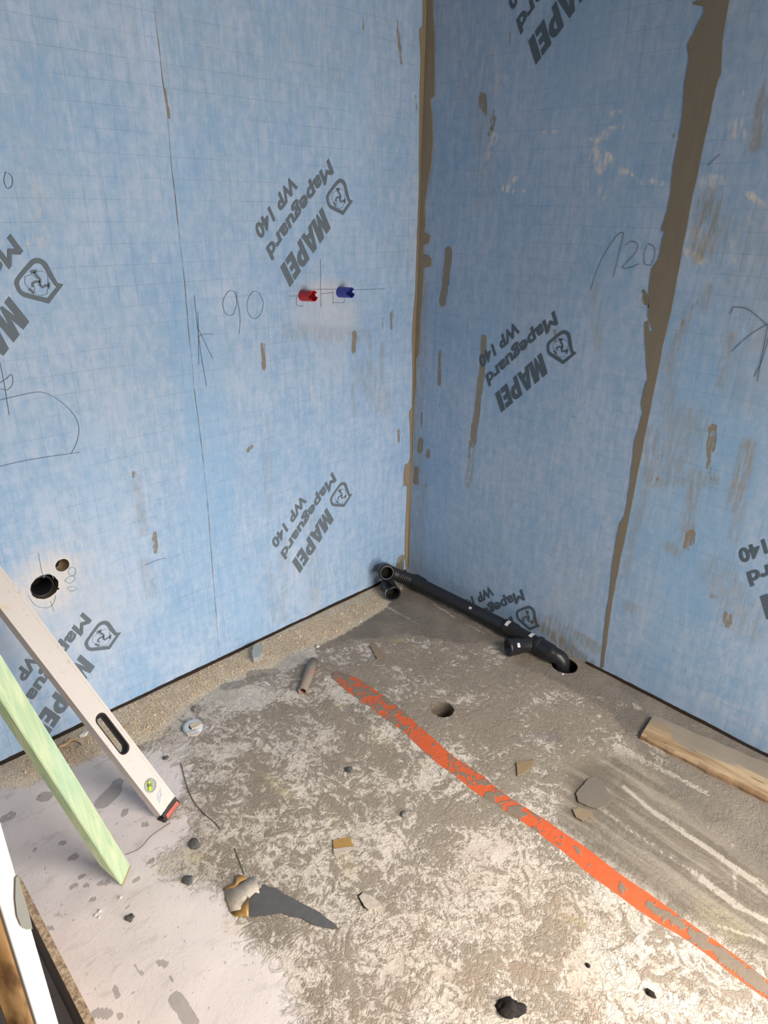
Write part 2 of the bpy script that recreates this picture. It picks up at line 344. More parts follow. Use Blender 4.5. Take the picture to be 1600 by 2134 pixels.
stainF = strokes([(235,1650,215,1670,18,.85),(245,1630,240,1640,12,.8),(90,1660,96,1660,14,.7),(20,1700,10,1705,14,.5),(260,1690,258,1696,7,.85),(300,1717,304,1718,7,.7),(128,1755,133,1757,6,.8),(150,1786,156,1784,8,.85),
 (70,1773,74,1768,4,.8),(168,1827,172,1825,6,.8),(150,1846,158,1844,6,.85),(178,1845,182,1845,6,.7),(280,1836,287,1830,6,.7),(210,1840,225,1838,9,.5),(190,1875,196,1872,6,.7),(310,1795,316,1793,8,.5),
 (110,1890,130,1900,20,.35),(365,1905,372,1915,20,0.2),(365,2080,380,2100,14,.85),(385,2110,400,2134,14,.85),(240,2060,245,2075,8,.6),(200,2110,225,2112,12,.6),(248,2115,250,2120,7,.7),(332,2005,345,2010,9,.55),(280,2010,296,2030,5,.5),
 (355,2030,358,2045,3,.8),(288,2058,288,2062,3,.7),(345,1950,344,1950,4,.5),(222,1985,236,1988,10,.35),(265,1890,268,1886,3,.8),(90,2000,120,2060,20,.3),(100,1930,110,1935,5,.6),(402,2066,402,2068,3,.5),
 (1160,1560,1250,1590,24,.0),(1120,1530,1160,1535,16,.6),(1075,1540,1100,1545,14,.45),(570,1400,525,1405,14,.6),(500,1425,470,1430,14,.6),(405,1478,410,1480,10,.75),
 (1000,1350,1010,1352,8,.35),(1200,1690,1215,1700,12,.7),(1265,1440,1275,1445,9,.45),(1300,1450,1320,1460,12,.5),(1460,2064,1470,2068,8,.7),(1220,1877,1224,1882,5,.7),(1530,1690,1560,1730,26,.35),(1480,1660,1540,1700,26,.3),
 (660,1840,650,1842,9,.5),(880,1790,884,1796,6,.6),(600,1560,680,1580,18,.25),(690,1420,740,1430,14,.2),(912,1835,914,1840,8,.45),(905,1650,912,1655,6,.4)], onF, selF)
yellowF = strokes([(560,1620,590,1650,12,.6,1),(590,1645,600,1655,12,.5,1),(700,1465,712,1470,6,.7,1),(820,1335,840,1333,6,.7,1),(780,1530,800,1545,18,.3,1),(870,1590,890,1590,10,.35,1),(390,1780,415,1790,14,.6,1),(330,1815,340,1818,8,.6,1),
 (480,1925,500,1935,16,.4,1),(725,1790,730,1830,14,.35,1),(1170,1905,1215,1925,10,.35,1),(690,1700,690,1715,14,.3,1),(1095,1720,1098,1722,6,.6,1),(1480,1900,1530,1940,30,.25,1.2)], onF, selF)
whiteF = strokes([(1300,1640,1360,1690,5,.9,.8),(1360,1690,1480,1770,8,.9,.8),(1480,1770,1600,1860,9,.9,.8),(1250,1680,1330,1740,8,.7,1),(1330,1740,1470,1830,10,.7,1),(1450,1820,1540,1890,11,.9,.8),(1540,1890,1620,1930,8,.9,.8),(1290,1560,1370,1600,12,.7,.9),
 (1370,1600,1470,1650,9,.8,.8),(1340,1530,1380,1580,18,.6,1),(830,1278,890,1310,3,.9),(903,1258,945,1285,3,.9),(800,1262,835,1280,5,.8),(970,1300,1010,1320,3,.7),(1470,1920,1590,1960,5,.8,.8),(1530,1820,1533,1860,4,.6),
 (1533,1822,1600,1835,4,.6),(1190,1440,1290,1470,16,.45,1.2),(1320,1455,1330,1475,8,.6),(1320,1980,1370,2010,5,.6,1),(1080,2040,1010,2134,0,0),(1350,2060,1400,2100,16,.6,1),(640,1325,650,1335,4,.9),(570,1385,640,1365,20,.8,1),(430,1440,530,1460,28,.75,1),(360,1570,500,1560,20,.5,1)], onF, selF)
def mat_floor():
    q = N('dirty_screed'); co = q.coord()
    base = q.noise(co, 20, 6, .62, 2.2); fine = q.noise(co, 62, 4, .62, 1.8); mic = q.noise(co, 130, 3, .6, 1.2); big = q.noise(co, 3.5, 3, .5); grit = q.noise(co, 260, 2, .6)
    wisp = q.noise(q.map(co, (26, 9, 10), rot=(0, 0, .5)), 1.0, 4, .6, 1.8)
    sm, gr, mo, sk, br, sa, st, ye, wh = [q.attr(k) for k in ('smooth', 'grey', 'mort', 'streak', 'brown', 'sand', 'stain', 'yellow', 'white')]
    cream = q.mix(q.step(big, .3, .7), (.60, .53, .46), (.68, .605, .53)); cream = q.mix(q.math('MULTIPLY', q.step(grit, .55, .75), .35), cream, (.30, .25, .20))
    tau = q.mix(q.step(fine, .3, .7), TAUPE, TAUPE2)
    # squiggly combed remains of mortar over the pale screed
    sq = q.math('ADD', q.math('MULTIPLY', base, .54), q.math('ADD', q.math('ADD', q.math('MULTIPLY', fine, .38), q.math('MULTIPLY', mic, .10)), q.math('MULTIPLY', q.math('SUBTRACT', wisp, .5), .22)))
    sq = q.math('ADD', sq, q.math('MULTIPLY', q.math('SUBTRACT', q.noise(co, 6.5, 3, .5), .5), .42))
    amt = q.math('ADD', q.math('MULTIPLY', mo, .060), q.math('MULTIPLY', gr, .15))
    amt = q.math('SUBTRACT', amt, q.math('MULTIPLY', wh, .16))
    v = q.math('ADD', sq, q.math('ADD', amt, -.024))
    mm = q.step(v, .500, .528)
    edge = q.math('MULTIPLY', q.step(v, .455, .49), q.math('SUBTRACT', 1.0, q.step(v, .49, .515)))
    col = q.mix(mm, cream, tau)
    col = q.mix(q.math('MULTIPLY', edge, .45), col, (.22, .18, .14))
    # thin wormy ridges
    vo = q.n('ShaderNodeTexVoronoi', feature='DISTANCE_TO_EDGE'); wv = q.n('ShaderNodeVectorMath', operation='ADD')
    nn = q.n('ShaderNodeTexNoise'); q.l(co, nn.inputs['Vector']); nn.inputs['Scale'].default_value = 22; nn.inputs['Detail'].default_value = 4
    sc_ = q.n('ShaderNodeVectorMath', operation='SCALE'); q.l(nn.outputs[1], sc_.inputs[0]); sc_.inputs['Scale'].default_value = .10
    q.l(co, wv.inputs[0]); q.l(sc_.outputs[0], wv.inputs[1]); q.l(wv.outputs[0], vo.inputs['Vector']); vo.inputs['Scale'].default_value = 44
    worm = q.math('SUBTRACT', 1.0, q.step(vo.outputs[0], .02, .10))
    wmask = q.math('MULTIPLY', worm, q.step(q.noise(co, 9, 3, .6), .36, .58))
    col = q.mix(q.math('MULTIPLY', wmask, .55), col, tau)
    # streaky strip beside the orange band
    stre = q.noise(q.map(co, (30, 2.2, 10), rot=(0, 0, -.05)), 1.0, 4, .6, .4)
    scol = q.mix(q.step(stre, .44, .66), (.165, .138, .106), (.29, .25, .20))
    col = q.mix(q.math('MULTIPLY', sk, .88), col, scol)
    # smooth grey mortar
    gcol = q.mix(q.step(q.noise(co, 7, 4, .6), .35, .7), (.19, .163, .137), (.27, .229, .186))
    gm = q.step(q.math('ADD', gr, q.math('MULTIPLY', q.math('SUBTRACT', base, .5), .9)), .62, .80)
    col = q.mix(q.math('MULTIPLY', gm, .92), col, gcol)
    wm = q.step(q.math('ADD', wh, q.math('MULTIPLY', q.math('SUBTRACT', q.math('ADD', stre, fine), 1.0), 2.0)), .48, .85)
    col = q.mix(q.math('MULTIPLY', wm, .8), col, (.50, .44, .375))
    # brownish dirt
    bm_ = q.math('MULTIPLY', br, q.step(q.noise(co, 12, 6, .7, .8), .36, .66)); col = q.mix(q.math('MULTIPLY', bm_, .70), col, (.36, .265, .19))
    # smooth pinkish white screed
    ps = q.noise(co, 5, 4, .55); pcol = q.mix(q.step(ps, .3, .7), (.72, .645, .625), (.80, .715, .695))
    pcol = q.mix(q.math('MULTIPLY', q.step(q.noise(q.map(co, (14, 30, 5), rot=(0, 0, .8)), 1, 5, .65), .53, .72), .40), pcol, (.43, .375, .34))
    pcol = q.mix(q.math('MULTIPLY', q.step(q.noise(co, 55, 3, .6), .66, .74), .6), pcol, (.30, .26, .24))
    pm = q.step(q.math('ADD', sm, q.math('MULTIPLY', q.math('SUBTRACT', base, .5), 1.5)), .38, .68)
    col = q.mix(pm, col, pcol)
    # sand and sawdust
    s1 = q.noise(co, 190, 3, .7); scl = q.mix(q.step(s1, .35, .65), (.52, .41, .29), (.95, .80, .62)); scl = q.mix(q.math('MULTIPLY', q.step(q.noise(co, 12, 3), .4, .65), .5), scl, (.62, .50, .38))
    smk = q.step(q.math('ADD', sa, q.math('MULTIPLY', q.math('SUBTRACT', fine, .5), .8)), .40, .62)
    col = q.mix(q.math('MULTIPLY', smk, .9), col, scl)
    # flat stains
    yk = q.math('MULTIPLY', ye, q.step(fine, .36, .6)); col = q.mix(yk, col, (.50, .42, .22))
    tk = q.step(q.math('ADD', st, q.math('MULTIPLY', q.math('SUBTRACT', q.noise(co, 85, 3, .6), .5), .6)), .36, .50)
    col = q.mix(q.math('MULTIPLY', tk, .60), col, (.235, .205, .19))
    sp_ = q.math('MULTIPLY', q.step(q.noise(co, 75, 3, .55), .70, .74), .8); col = q.mix(sp_, col, (.12, .105, .09))
    rough_zone = q.math('SUBTRACT', 1.0, q.math('MAXIMUM', pm, q.math('MULTIPLY', sk, .8)), clamp=True)
    h = q.math('ADD', q.math('MULTIPLY', mm, .7), q.math('ADD', q.math('MULTIPLY', base, 2.2), q.math('MULTIPLY', fine, 1.0)))
    h = q.math('ADD', h, q.math('MULTIPLY', wmask, .5)); h = q.math('MULTIPLY', h, q.math('ADD', q.math('MULTIPLY', rough_zone, .9), .1))
    h = q.math('ADD', h, q.math('MULTIPLY', q.math('MULTIPLY', s1, smk), .9))
    q.bump(h, .6, .0032)
    return q.out(col, .8, .3)
M_FLOOR = mat_floor()
FM = {'smooth': smoothF, 'grey': greyF, 'mort': mortF, 'streak': streakF, 'brown': brownF, 'sand': sandF, 'stain': stainF, 'yellow': yellowF, 'white': whiteF}
def to3F(P2, masks):
    z = np.zeros(len(P2)); s = np.sin
    x, y = P2.T; z += .0012*(s(x*23+1.3*s(y*17)) * s(y*19+1.1*s(x*13)))
    z -= .0012
    return np.stack([x, y, z], 1)
fx = np.concatenate([np.arange(XW, 0, .006), [0.0]]); fy = np.concatenate([np.arange(YS, -1.95, .04), np.arange(-1.95, 0, .006), [0.0]])
floor = grid_mesh('floor', fx, fy, to3F, M_FLOOR, FM, [(P_HOLE.x, P_HOLE.y, .036), (E_HOLE.x, E_HOLE.y, .044)])

# ---- rest of the room: ceiling, west wall, south wall with its wide opening
M_PLAST = plain('grey_plaster', (.36, .33, .28), .9, .2, var=.08, scale=8, bump=.1)
M_CEIL = plain('ceiling_board', (.22, .21, .19), .9, .2, var=.06, scale=8)
def boxbm(lo, hi):
    bm = bmesh.new(); bmesh.ops.create_cube(bm, size=1)
    lo, hi = V(lo), V(hi)
    for v in bm.verts: v.co = V([(lo[i]+hi[i])/2 + v.co[i]*(hi[i]-lo[i]) for i in range(3)])
    return bm
for nm, lo, hi, mt in (('ceiling', (XW-.1, YS, ZC), (.1, .1, ZC+.1), M_CEIL), ('wall_west', (XW-.1, YS, -.1), (XW, .1, ZC), plain('low_bounce_brown', (.17, .13, .10), .9, .2, var=.2, scale=12))):  # unseen west wall: its dark brown is made up to cut bounce light
    tag(mesh_obj(nm, boxbm(lo, hi), mt), kind='structure')
bm = boxbm((XW-.1, YS-.12, 1.96), (.1, YS, ZC+.1))
for lo_b, hi_b in (((XW-.1, YS-.12, -.1), (-1.52, YS, 2.05)), ((-.25, YS-.12, -.1), (.1, YS, 2.05))):
    b2 = boxbm(lo_b, hi_b); me_ = bpy.data.meshes.new('t'); b2.to_mesh(me_); bm.from_mesh(me_); b2.free()
tag(mesh_obj('wall_south', bm, M_PLAST), kind='structure')
# backing masses behind the membranes and below the floor (with room for the bored holes)
tag(mesh_obj('wall_left_backing', boxbm((XW-.1, .10, -.1), (.1, .2, ZC)), M_PLAST), kind='structure')
tag(mesh_obj('wall_right_backing', boxbm((.02, YS, -.1), (.12, .1, ZC)), M_PLAST), kind='structure')

# hole linings
def lining(name, p, d, r, L, mat, parent, bottom=True, jag=0):
    bm = bmesh.new(); rings = lathe(bm, p, d, [(0, r), (L*.4, r*.97), (L, r*.95)], 40, endcap=bottom)
    return mesh_obj(name, bm, mat, parent, True)
M_CAV = plain('bored_concrete', (.20, .165, .13), .9, .1, var=.45, scale=70, bump=.6)
M_CAVD = plain('dark_cavity', (.016, .014, .012), .9, .1, var=.4)
M_INSUL = plain('bored_insulation', (.42, .33, .22), .9, .1, var=.35, scale=80, bump=.5)
lining('core_hole', P_HOLE + V((0, 0, -.001)), (0, 0, -1), .037, .12, M_CAV, floor)
lining('pipe_hole', E_HOLE + V((0, 0, -.001)), (0, 0, -1), .0455, .10, M_CAVD, floor)
lining('waste_hole', HOLE_W, (0, 1, 0), .0368, .09, M_CAV, wall_l)
lining('supply_hole', HOLE_S, (0, 1, 0), .019, .05, M_INSUL, wall_l)
bm = bmesh.new(); slab(bm, rag([HOLE_S + V((a, .012, b)) for a, b in ((-.018, -.009), (-.008, -.004), (-.002, .006), (.003, .016), (-.008, .018), (-.017, .01))], 3, .001), (0, .004, 0)); fixn(bm)
mesh_obj('supply_void', bm, M_CAVD, wall_l)
# black waste stub inside the wall
st = empty('waste_stub', HOLE_W + V((-.005, .01, -.002)), 'open black pipe end inside the large round hole in the left wall', 'pipe')
bm = bmesh.new(); c = HOLE_W + V((-.004, .008, -.001))
lathe(bm, c, (0, 1, 0), [(.075, .026), (.002, .026), (0, .029), (.002, .0315), (.012, .0315), (.014, .0305), (.08, .0305)]); fixn(bm); mesh_obj('pipe_wall', bm, M_BLACK, st, True)
bm = bmesh.new(); lathe(bm, c + V((0, .07, 0)), (0, 1, 0), [(0, .026), (.001, .002)], endcap=True); mesh_obj('pipe_interior', bm, M_CAVD, st)

# ------------------------------------------------------------------ mortar bands, seam and painted base gap shade on the walls
def wallpoly(name, px, conv, wall, thick, mat, parent, amp=.0015, seed=0, n=5):
    pts = flatten(rag([conv(*p) for p in px], n, amp, seed=seed), wall); nn = V((0, -1, 0)) if wall == 'L' else V((-1, 0, 0))
    bm = bmesh.new(); slab(bm, [p - nn*.0005 for p in pts], nn*thick); bmesh.ops.triangulate(bm, faces=[f for f in bm.faces if len(f.verts) > 4]); fixn(bm)
    return mesh_obj(name, bm, mat, parent)
RB = [(1523,-20),(1505,90),(1503,150),(1490,190),(1478,250),(1437,440),(1415,560),(1400,640),(1380,725),(1378,740),(1352,870),(1330,980),(1310,1085),(1290,1180),(1275,1260),(1268,1310),(1258,1390),
      (1252,1392),(1258,1330),(1262,1290),(1270,1240),(1275,1180),(1279,1158),(1285,1120),(1292,1090),(1302,1075),(1308,1040),(1314,1000),(1322,920),(1340,860),(1336,840),(1345,800),(1350,790),(1344,700),(1343,672),
      (1352,668),(1353,690),(1362,690),(1350,660),(1352,600),(1358,560),(1372,540),(1380,500),(1385,485),(1378,480),(1382,465),(1390,440),(1398,400),(1402,350),(1414,290),(1422,240),(1426,180),(1436,120),(1432,95),(1450,60),(1466,30),(1468,14),(1444,10),(1446,4),(1474,-4),(1480,-20)]
wallpoly('seam_mortar', RB, onR, 'R', .002, M_BAND, wall_r, .001, 3)
wallpoly('mortar_patch', [(1350,642),(1346,625),(1338,606),(1343,603),(1350,615),(1353,640)], onR, 'R', .002, M_BAND, wall_r, .0008, 4)
CRR = [(884,-20),(903,-20),(904,40),(907,75),(906,200),(902,204),(897,205),(901,240),(903,300),(899,345),(895,370),(890,400),(886,430),(888,470),(884,484),(892,488),(897,493),(895,506),(888,508),(884,512),(883,530),(892,532),(900,540),(899,554),(893,557),(884,558),
       (883,580),(880,640),(877,655),(876,700),(874,735),(868,750),(868,800),(863,860),(861,940),(857,1000),(855,1100),(853,1180),(848,1186)]
wallpoly('corner_mortar', CRR, onR, 'R', .0035, M_BANDL, wall_r, .0008, 5)
CRL = [(885,-20),(880,-20),(880,55),(873,62),(876,120),(874,200),(873,300),(872,400),(869,480),(868,560),(864,620),(860,660),(858,700),(859,780),(858,850),(852,858),(854,900),(855,950),(851,965),(844,968),(841,985),(843,1005),(848,1015),(846,1060),(844,1100),(843,1150),(845,1180),(848,1186)]
wallpoly('corner_mortar', CRL, onL, 'L', .0030, M_BANDL, wall_l, .0008, 6)
wallpoly('mortar_patch', [(838,1166),(828,1175),(823,1186),(828,1190),(840,1190),(841,1172)], onL, 'L', .002, M_BAND, wall_l, .0008, 8)
# wall to wall bead in the corner
bm = bmesh.new(); tube_path(bm, [onL(885, 0)*0 + V((-.0015+.0012*math.sin(z*9), -.002, z)) for z in np.arange(.002, 2.49, .03)], .0042, 8, False)
mesh_obj('corner_bead', bm, M_BANDL, wall_r, True)
# left sheet lap: brown glue line of the overlap
M_GLUE = plain('glue_line', (.17, .135, .10), .85, .2, var=.4, scale=90)
sp = [(320,-15),(324,50),(332,110),(338,170),(345,215),(350,260),(356,340),(363,400),(368,450),(375,510),(383,580),(388,640),(393,700),(399,750),(405,820),(412,870),(419,930),(425,980),(431,1040),(437,1120),(444,1210),(452,1310),(457,1366)]
seamL_ = flatten(smooth_line([onL(*p) for p in sp], 5), 'L')
bm = bmesh.new(); rr = random.Random(2)
prev = None
for i, p in enumerate(seamL_):
    h = .0016*(1 if (i//7) % 3 else .45)*(rr.uniform(.5, 1.5)); a = bm.verts.new(p + V((-.0006, -.0012, 0))); b = bm.verts.new(p + V((h, -.0008, 0)))
    if prev: bm.faces.new((prev[0], prev[1], b, a))
    prev = (a, b)
mesh_obj('glue_line', bm, M_GLUE, wall_l)
# thin overlapping sheet edge of the left membrane
bm = bmesh.new(); pts = seamL_
lower = [V((p.x-.045, 0, p.z)) for p in pts]
for A, B, t0, t1 in ((lower, pts, 0.0001, .0011),):
    rows = [[bm.verts.new(a.lerp(b, k/3) + V((0, -(t0+(t1-t0)*k/3), 0))) for k in range(4)] for a, b in zip(A, B)]
    for r1, r2 in zip(rows, rows[1:]):
        for k in range(3): bm.faces.new((r1[k], r1[k+1], r2[k+1], r2[k]))
fixn(bm); q = N('membrane_lap'); mesh_obj('sheet_overlap', bm, M_MEM_L, wall_l, True)
# ragged dark strip painting in the shadow gap at the foot of both walls
def base_gap_shade(x0, x1, wall, hmax, parent, seed):
    rr = random.Random(seed); bm = bmesh.new(); prev = None; n = int(abs(x1-x0)/.012)
    for i in range(n+1):
        t = x0+(x1-x0)*i/n; h = .004+hmax*(.45+.55*noise.noise(V((t*6, seed, 0)))) + rr.uniform(0, .0015); h = max(h, .003); d = -.0022
        tp = V((t, d, h)) if wall == 'L' else V((d, t, h)); bt = V((t, d*2.2, -.002)) if wall == 'L' else V((d*2.2, t, -.002)); bk = V((t, .001, h)) if wall == 'L' else V((.001, t, h))
        row = [bm.verts.new(bk), bm.verts.new(tp), bm.verts.new(bt)]
        if prev:
            for k in range(2): bm.faces.new((prev[k], prev[k+1], row[k+1], row[k]))
        prev = row
    fixn(bm); return mesh_obj('base_gap_shade', bm, M_DARK, parent)
base_gap_shade(XW+.02, -.01, 'L', .009, wall_l, 1); base_gap_shade(-2.0, -.88, 'R', .007, wall_r, 2)

# ------------------------------------------------------------------ prints on the membrane
LOGO_O = [(180,860),(188,815),(205,785),(300,665),(390,565),(425,542),(462,535),(510,540),(555,560),(600,605),(660,720),(730,850),(805,870),(620,1115),(300,1030),(255,1000),(218,955)]
LOGO_I = [(240,860),(245,828),(262,800),(340,705),(420,622),(445,605),(475,600),(515,610),(545,640),(575,690),(630,790),(685,875),(718,905),(600,1045),(325,975),(285,955),(258,920)]
def logo_local(p):
    q_ = onL(p[0]/6.097, 450+p[1]/6.097); d = V((q_.x+1.358, q_.z-1.244)); k = .70710678
    return V((-(d.x+d.y)*k, (d.x-d.y)*k))       # text frame (reading, up)
def stroke2(bm, pts, wd):
    prev = None
    for i, p in enumerate(pts):
        d = (pts[min(i+1, len(pts)-1)]-pts[max(i-1, 0)]); d = V((d.x, d.y)).normalized(); s = V((-d.y, d.x))*wd/2
        a = bm.verts.new((p.x+s.x, p.y+s.y, 0)); b = bm.verts.new((p.x-s.x, p.y-s.y, 0))
        if prev: bm.faces.new((prev[0], a, b, prev[1]))
        prev = (a, b)
def ring2(bm, A, B):
    a = [bm.verts.new((p.x, p.y, 0)) for p in A]; b = [bm.verts.new((p.x, p.y, 0)) for p in B]; n = len(a)
    for i in range(n): bm.faces.new((a[i], a[(i+1) % n], b[(i+1) % n], b[i]))
def text_mesh(bm, s, x0, x1, y0, cap, bold):
    """lettering with bevelled (fattened) outlines, flattened to a printed film"""
    cu = bpy.data.curves.new('tmp', 'FONT'); cu.body = s; cu.size = 1; cu.bevel_depth = bold; cu.bevel_resolution = 0; cu.space_character = 1.03; cu.resolution_u = 6
    ob = bpy.data.objects.new('tmp', cu); COL.objects.link(ob); dg = bpy.context.evaluated_depsgraph_get()
    me = bpy.data.meshes.new_from_object(ob.evaluated_get(dg)); COL.objects.unlink(ob); bpy.data.objects.remove(ob)
    b = bmesh.new(); b.from_mesh(me); bmesh.ops.delete(b, geom=[v for v in b.verts if v.co.z < -bold*.3], context='VERTS'); b.to_mesh(me); b.free()
    co = np.array([v.co[:] for v in me.vertices]); xa, xb = co[:, 0].min(), co[:, 0].max(); capu = .73+2*bold
    for v in me.vertices:
        y = (v.co.y+bold)/capu*cap; x = x0+(v.co.x-xa)/(xb-xa)*(x1-x0); v.co = (x+y*.30, y0+y, max(0, v.co.z)/bold*.0005)
    bm.from_mesh(me); bpy.data.meshes.remove(me)
def print_bm():
    bm = bmesh.new(); H = .065; k = .30
    def gl(x, polys):
        for poly in polys: bm.faces.new([bm.verts.new(((x+a)+b*k, b, 0)) for a, b in poly])
    W_ = .062
    gl(0, [[(0,0),(.018,0),(.018,.036),(.018,H),(0,H)], [(.018,.036),(.0275,0),(.0345,0),(.031,.032),(.024,H),(.018,H)], [(.0345,0),(.044,.036),(.044,H),(.038,H),(.031,.032)], [(.044,0),(.062,0),(.062,H),(.044,H),(.044,.036)]])
    gl(.063, [[(0,0),(.017,0),(.0205,.013),(.0235,.026),(.0275,.048),(.0275,H),(.017,H)], [(.055,0),(.038,0),(.0345,.013),(.0315,.026),(.0275,.048),(.0275,H),(.038,H)], [(.0205,.013),(.0345,.013),(.0315,.026),(.0235,.026)]])
    # P : stem and round bowl
    gl(.122, [[(0,0),(.018,0),(.018,H),(0,H)]])
    oc, ic = [], []
    for i in range(13):
        t = -math.pi/2+math.pi*i/12; oc.append((.024+.022*math.cos(t), .0425+.0225*math.sin(t))); ic.append((.019+.009*math.cos(t), .0425+.0095*math.sin(t)))
    oc = [(.018, .020)]+oc+[(.018, H)]; ic = [(.018, .033)]+ic+[(.018, .052)]
    for i in range(len(oc)-1): gl(.122, [[oc[i], oc[i+1], ic[i+1], ic[i]]])
    gl(.171, [[(0,0),(.018,0),(.018,H),(0,H)], [(.018,0),(.036,0),(.036,.0155),(.018,.0155)], [(.018,.0255),(.034,.0255),(.034,.0395),(.018,.0395)], [(.018,.0495),(.036,.0495),(.036,H),(.018,H)]])
    gl(.212, [[(0,0),(.0225,0),(.0225,H),(0,H)]])
    text_mesh(bm, 'Mapeguard', -.115, .230, -.073, .0425, .036); text_mesh(bm, 'WP 140', .014, .216, -.138, .0405, .042)
    ring2(bm, [logo_local(p) for p in LOGO_O], [logo_local(p) for p in LOGO_I])
    for pl, wd in (([(388,718),(425,705),(470,700)], .0062), ([(425,712),(470,765),(507,805),(507,885)], .0055), ([(507,880),(530,908),(590,882),(618,880)], .0050), ([(622,845),(618,925)], .0055),
                   ([(507,835),(455,835),(415,855),(412,905)], .0050), ([(365,925),(400,950),(432,985)], .0062),
                   ([(480,705),(530,698),(605,745),(612,850)], .0009), ([(602,930),(596,990),(515,1015),(436,982)], .0009), ([(360,912),(314,860),(318,770),(410,740)], .0009), ([(410,740),(475,800)], .0008), ([(440,885),(440,960)], .0008)):
        stroke2(bm, [logo_local(p) for p in pl], wd)
    return bm
PR = print_bm(); pm_ = bpy.data.meshes.new('print'); PR.to_mesh(pm_); PR.free()
def place_print(o, wall, parent, mat):
    bm = bmesh.new(); bm.from_mesh(pm_); k = .70710678
    for v in bm.verts:
        x, y = v.co.x, v.co.y; a = o[0]-x*k+y*k; b = o[1]-x*k-y*k
        v.co = (a, -.0013-v.co.z, b) if wall == 'L' else (-.0010-v.co.z, -a, b)
    for pc, pn in (((0, 0, .004), (0, 0, -1)),):
        bmesh.ops.bisect_plane(bm, geom=bm.verts[:]+bm.edges[:]+bm.faces[:], plane_co=pc, plane_no=pn, clear_outer=True)
    fixn(bm); return mesh_obj('printed_lettering', bm, mat, parent)
for o in ((-.430, 1.438), (-.440, .433), (-1.358, 1.244), (-1.369, .2436)): place_print(o, 'L', wall_l, M_INK)
for o in ((.5565, 1.027), (.568, 2.035), (.556, .035), (1.507, .649)): place_print(o, 'R', wall_r, M_INKR)

# ------------------------------------------------------------------ pencil marks
def pencil(lines, conv, wall, parent, wd=.0011, mat=None, name='pencil_mark'):
    bm = bmesh.new(); nn = V((0, -1, 0)) if wall == 'L' else V((-1, 0, 0))
    for ln in lines: ribbon(bm, flatten(smooth_line([conv(*p) for p in ln]), wall), wd, .0016, nn)
    fixn(bm); return mesh_obj(name, bm, mat or M_PENCIL, parent)
pencil([[(493,610),(478,606),(466,622),(464,640),(472,655),(485,655),(492,635),(493,610)], [(488,608),(496,635),(500,665),(498,696)],
        [(522,612),(514,632),(518,655),(530,664),(542,655),(548,632),(540,612),(530,607),(522,612)]], onL, 'L', wall_l)
pencil([[(404,615),(410,670),(418,735),(430,805)], [(412,650),(413,700),(414,760)], [(410,680),(420,700),(443,748)], [(412,702),(425,696),(445,697)]], onL, 'L', wall_l)
pencil([[(-10,836),(40,824),(85,817),(120,832),(152,862),(164,890),(160,920),(148,945)], [(-10,974),(60,958),(148,945),(165,942)], [(-5,735),(5,780),(12,820),(19,865)], [(-5,800),(12,790),(24,780),(26,800),(15,812),(0,810)]], onL, 'L', wall_l)
pencil([[(604,617),(640,616)], [(640,603),(720,603)], [(735,604),(802,602)], [(668,612),(694,610)], [(667,540),(668,640)], [(693,606),(694,634)], [(618,618),(618,636),(632,637)], [(694,630),(716,630),(716,620)]], onL, 'L', wall_l, .0010)
pencil([[(300,1178),(330,1166),(345,1163)], [(12,358),(8,375),(14,392),(24,388),(25,370),(16,360)]], onL, 'L', wall_l, .0012)
pencil([[(80,1152),(84,1175),(89,1200)], [(105,1252),(112,1275)], [(90,1205),(95,1197),(105,1196),(112,1206)], [(147,1182),(156,1184),(157,1195),(150,1200),(142,1192),(147,1182)], [(135,1210),(145,1215),(156,1208),(153,1200),(142,1203),(135,1210)],
        [(140,1228),(150,1232),(160,1226),(152,1222),(142,1224),(140,1228)], [(58,1240),(75,1262),(100,1266),(112,1255),(116,1240)]], onL, 'L', wall_l, .0012, M_PENCILG)
pencil([[(1231,605),(1245,560),(1265,520),(1285,492),(1296,485),(1298,495),(1278,578)], [(1303,512),(1315,503),(1328,508),(1325,525),(1308,545),(1297,558),(1312,558),(1332,550)],
        [(1348,510),(1342,530),(1344,550),(1356,552),(1364,535),(1363,515),(1350,508)]], onR, 'R', wall_r, .0016)
pencil([[(1530,640),(1560,645),(1600,678),(1625,695)], [(1525,732),(1560,700),(1600,675)], [(1578,795),(1590,730),(1600,680)], [(1572,785),(1590,745),(1602,700)], [(1475,345),(1490,330),(1500,322)], [(1520,655),(1530,638)]], onR, 'R', wall_r, .0016)
M_CREASE = M_MEM_R
bm = bmesh.new()
for ln in ([(1000,1118),(985,1180),(978,1250)], [(1115,1150),(1112,1230),(1118,1290)], [(862,1190),(885,1205),(900,1222)], [(880,1178),(897,1200),(925,1216)]):
    tube_path(bm, [p + V((.0031, 0, 0)) for p in flatten(smooth_line([onR(*p) for p in ln], 5), 'R')], .0034, 12, False)
mesh_obj('membrane_crease', bm, M_MEM_R, wall_r, True)

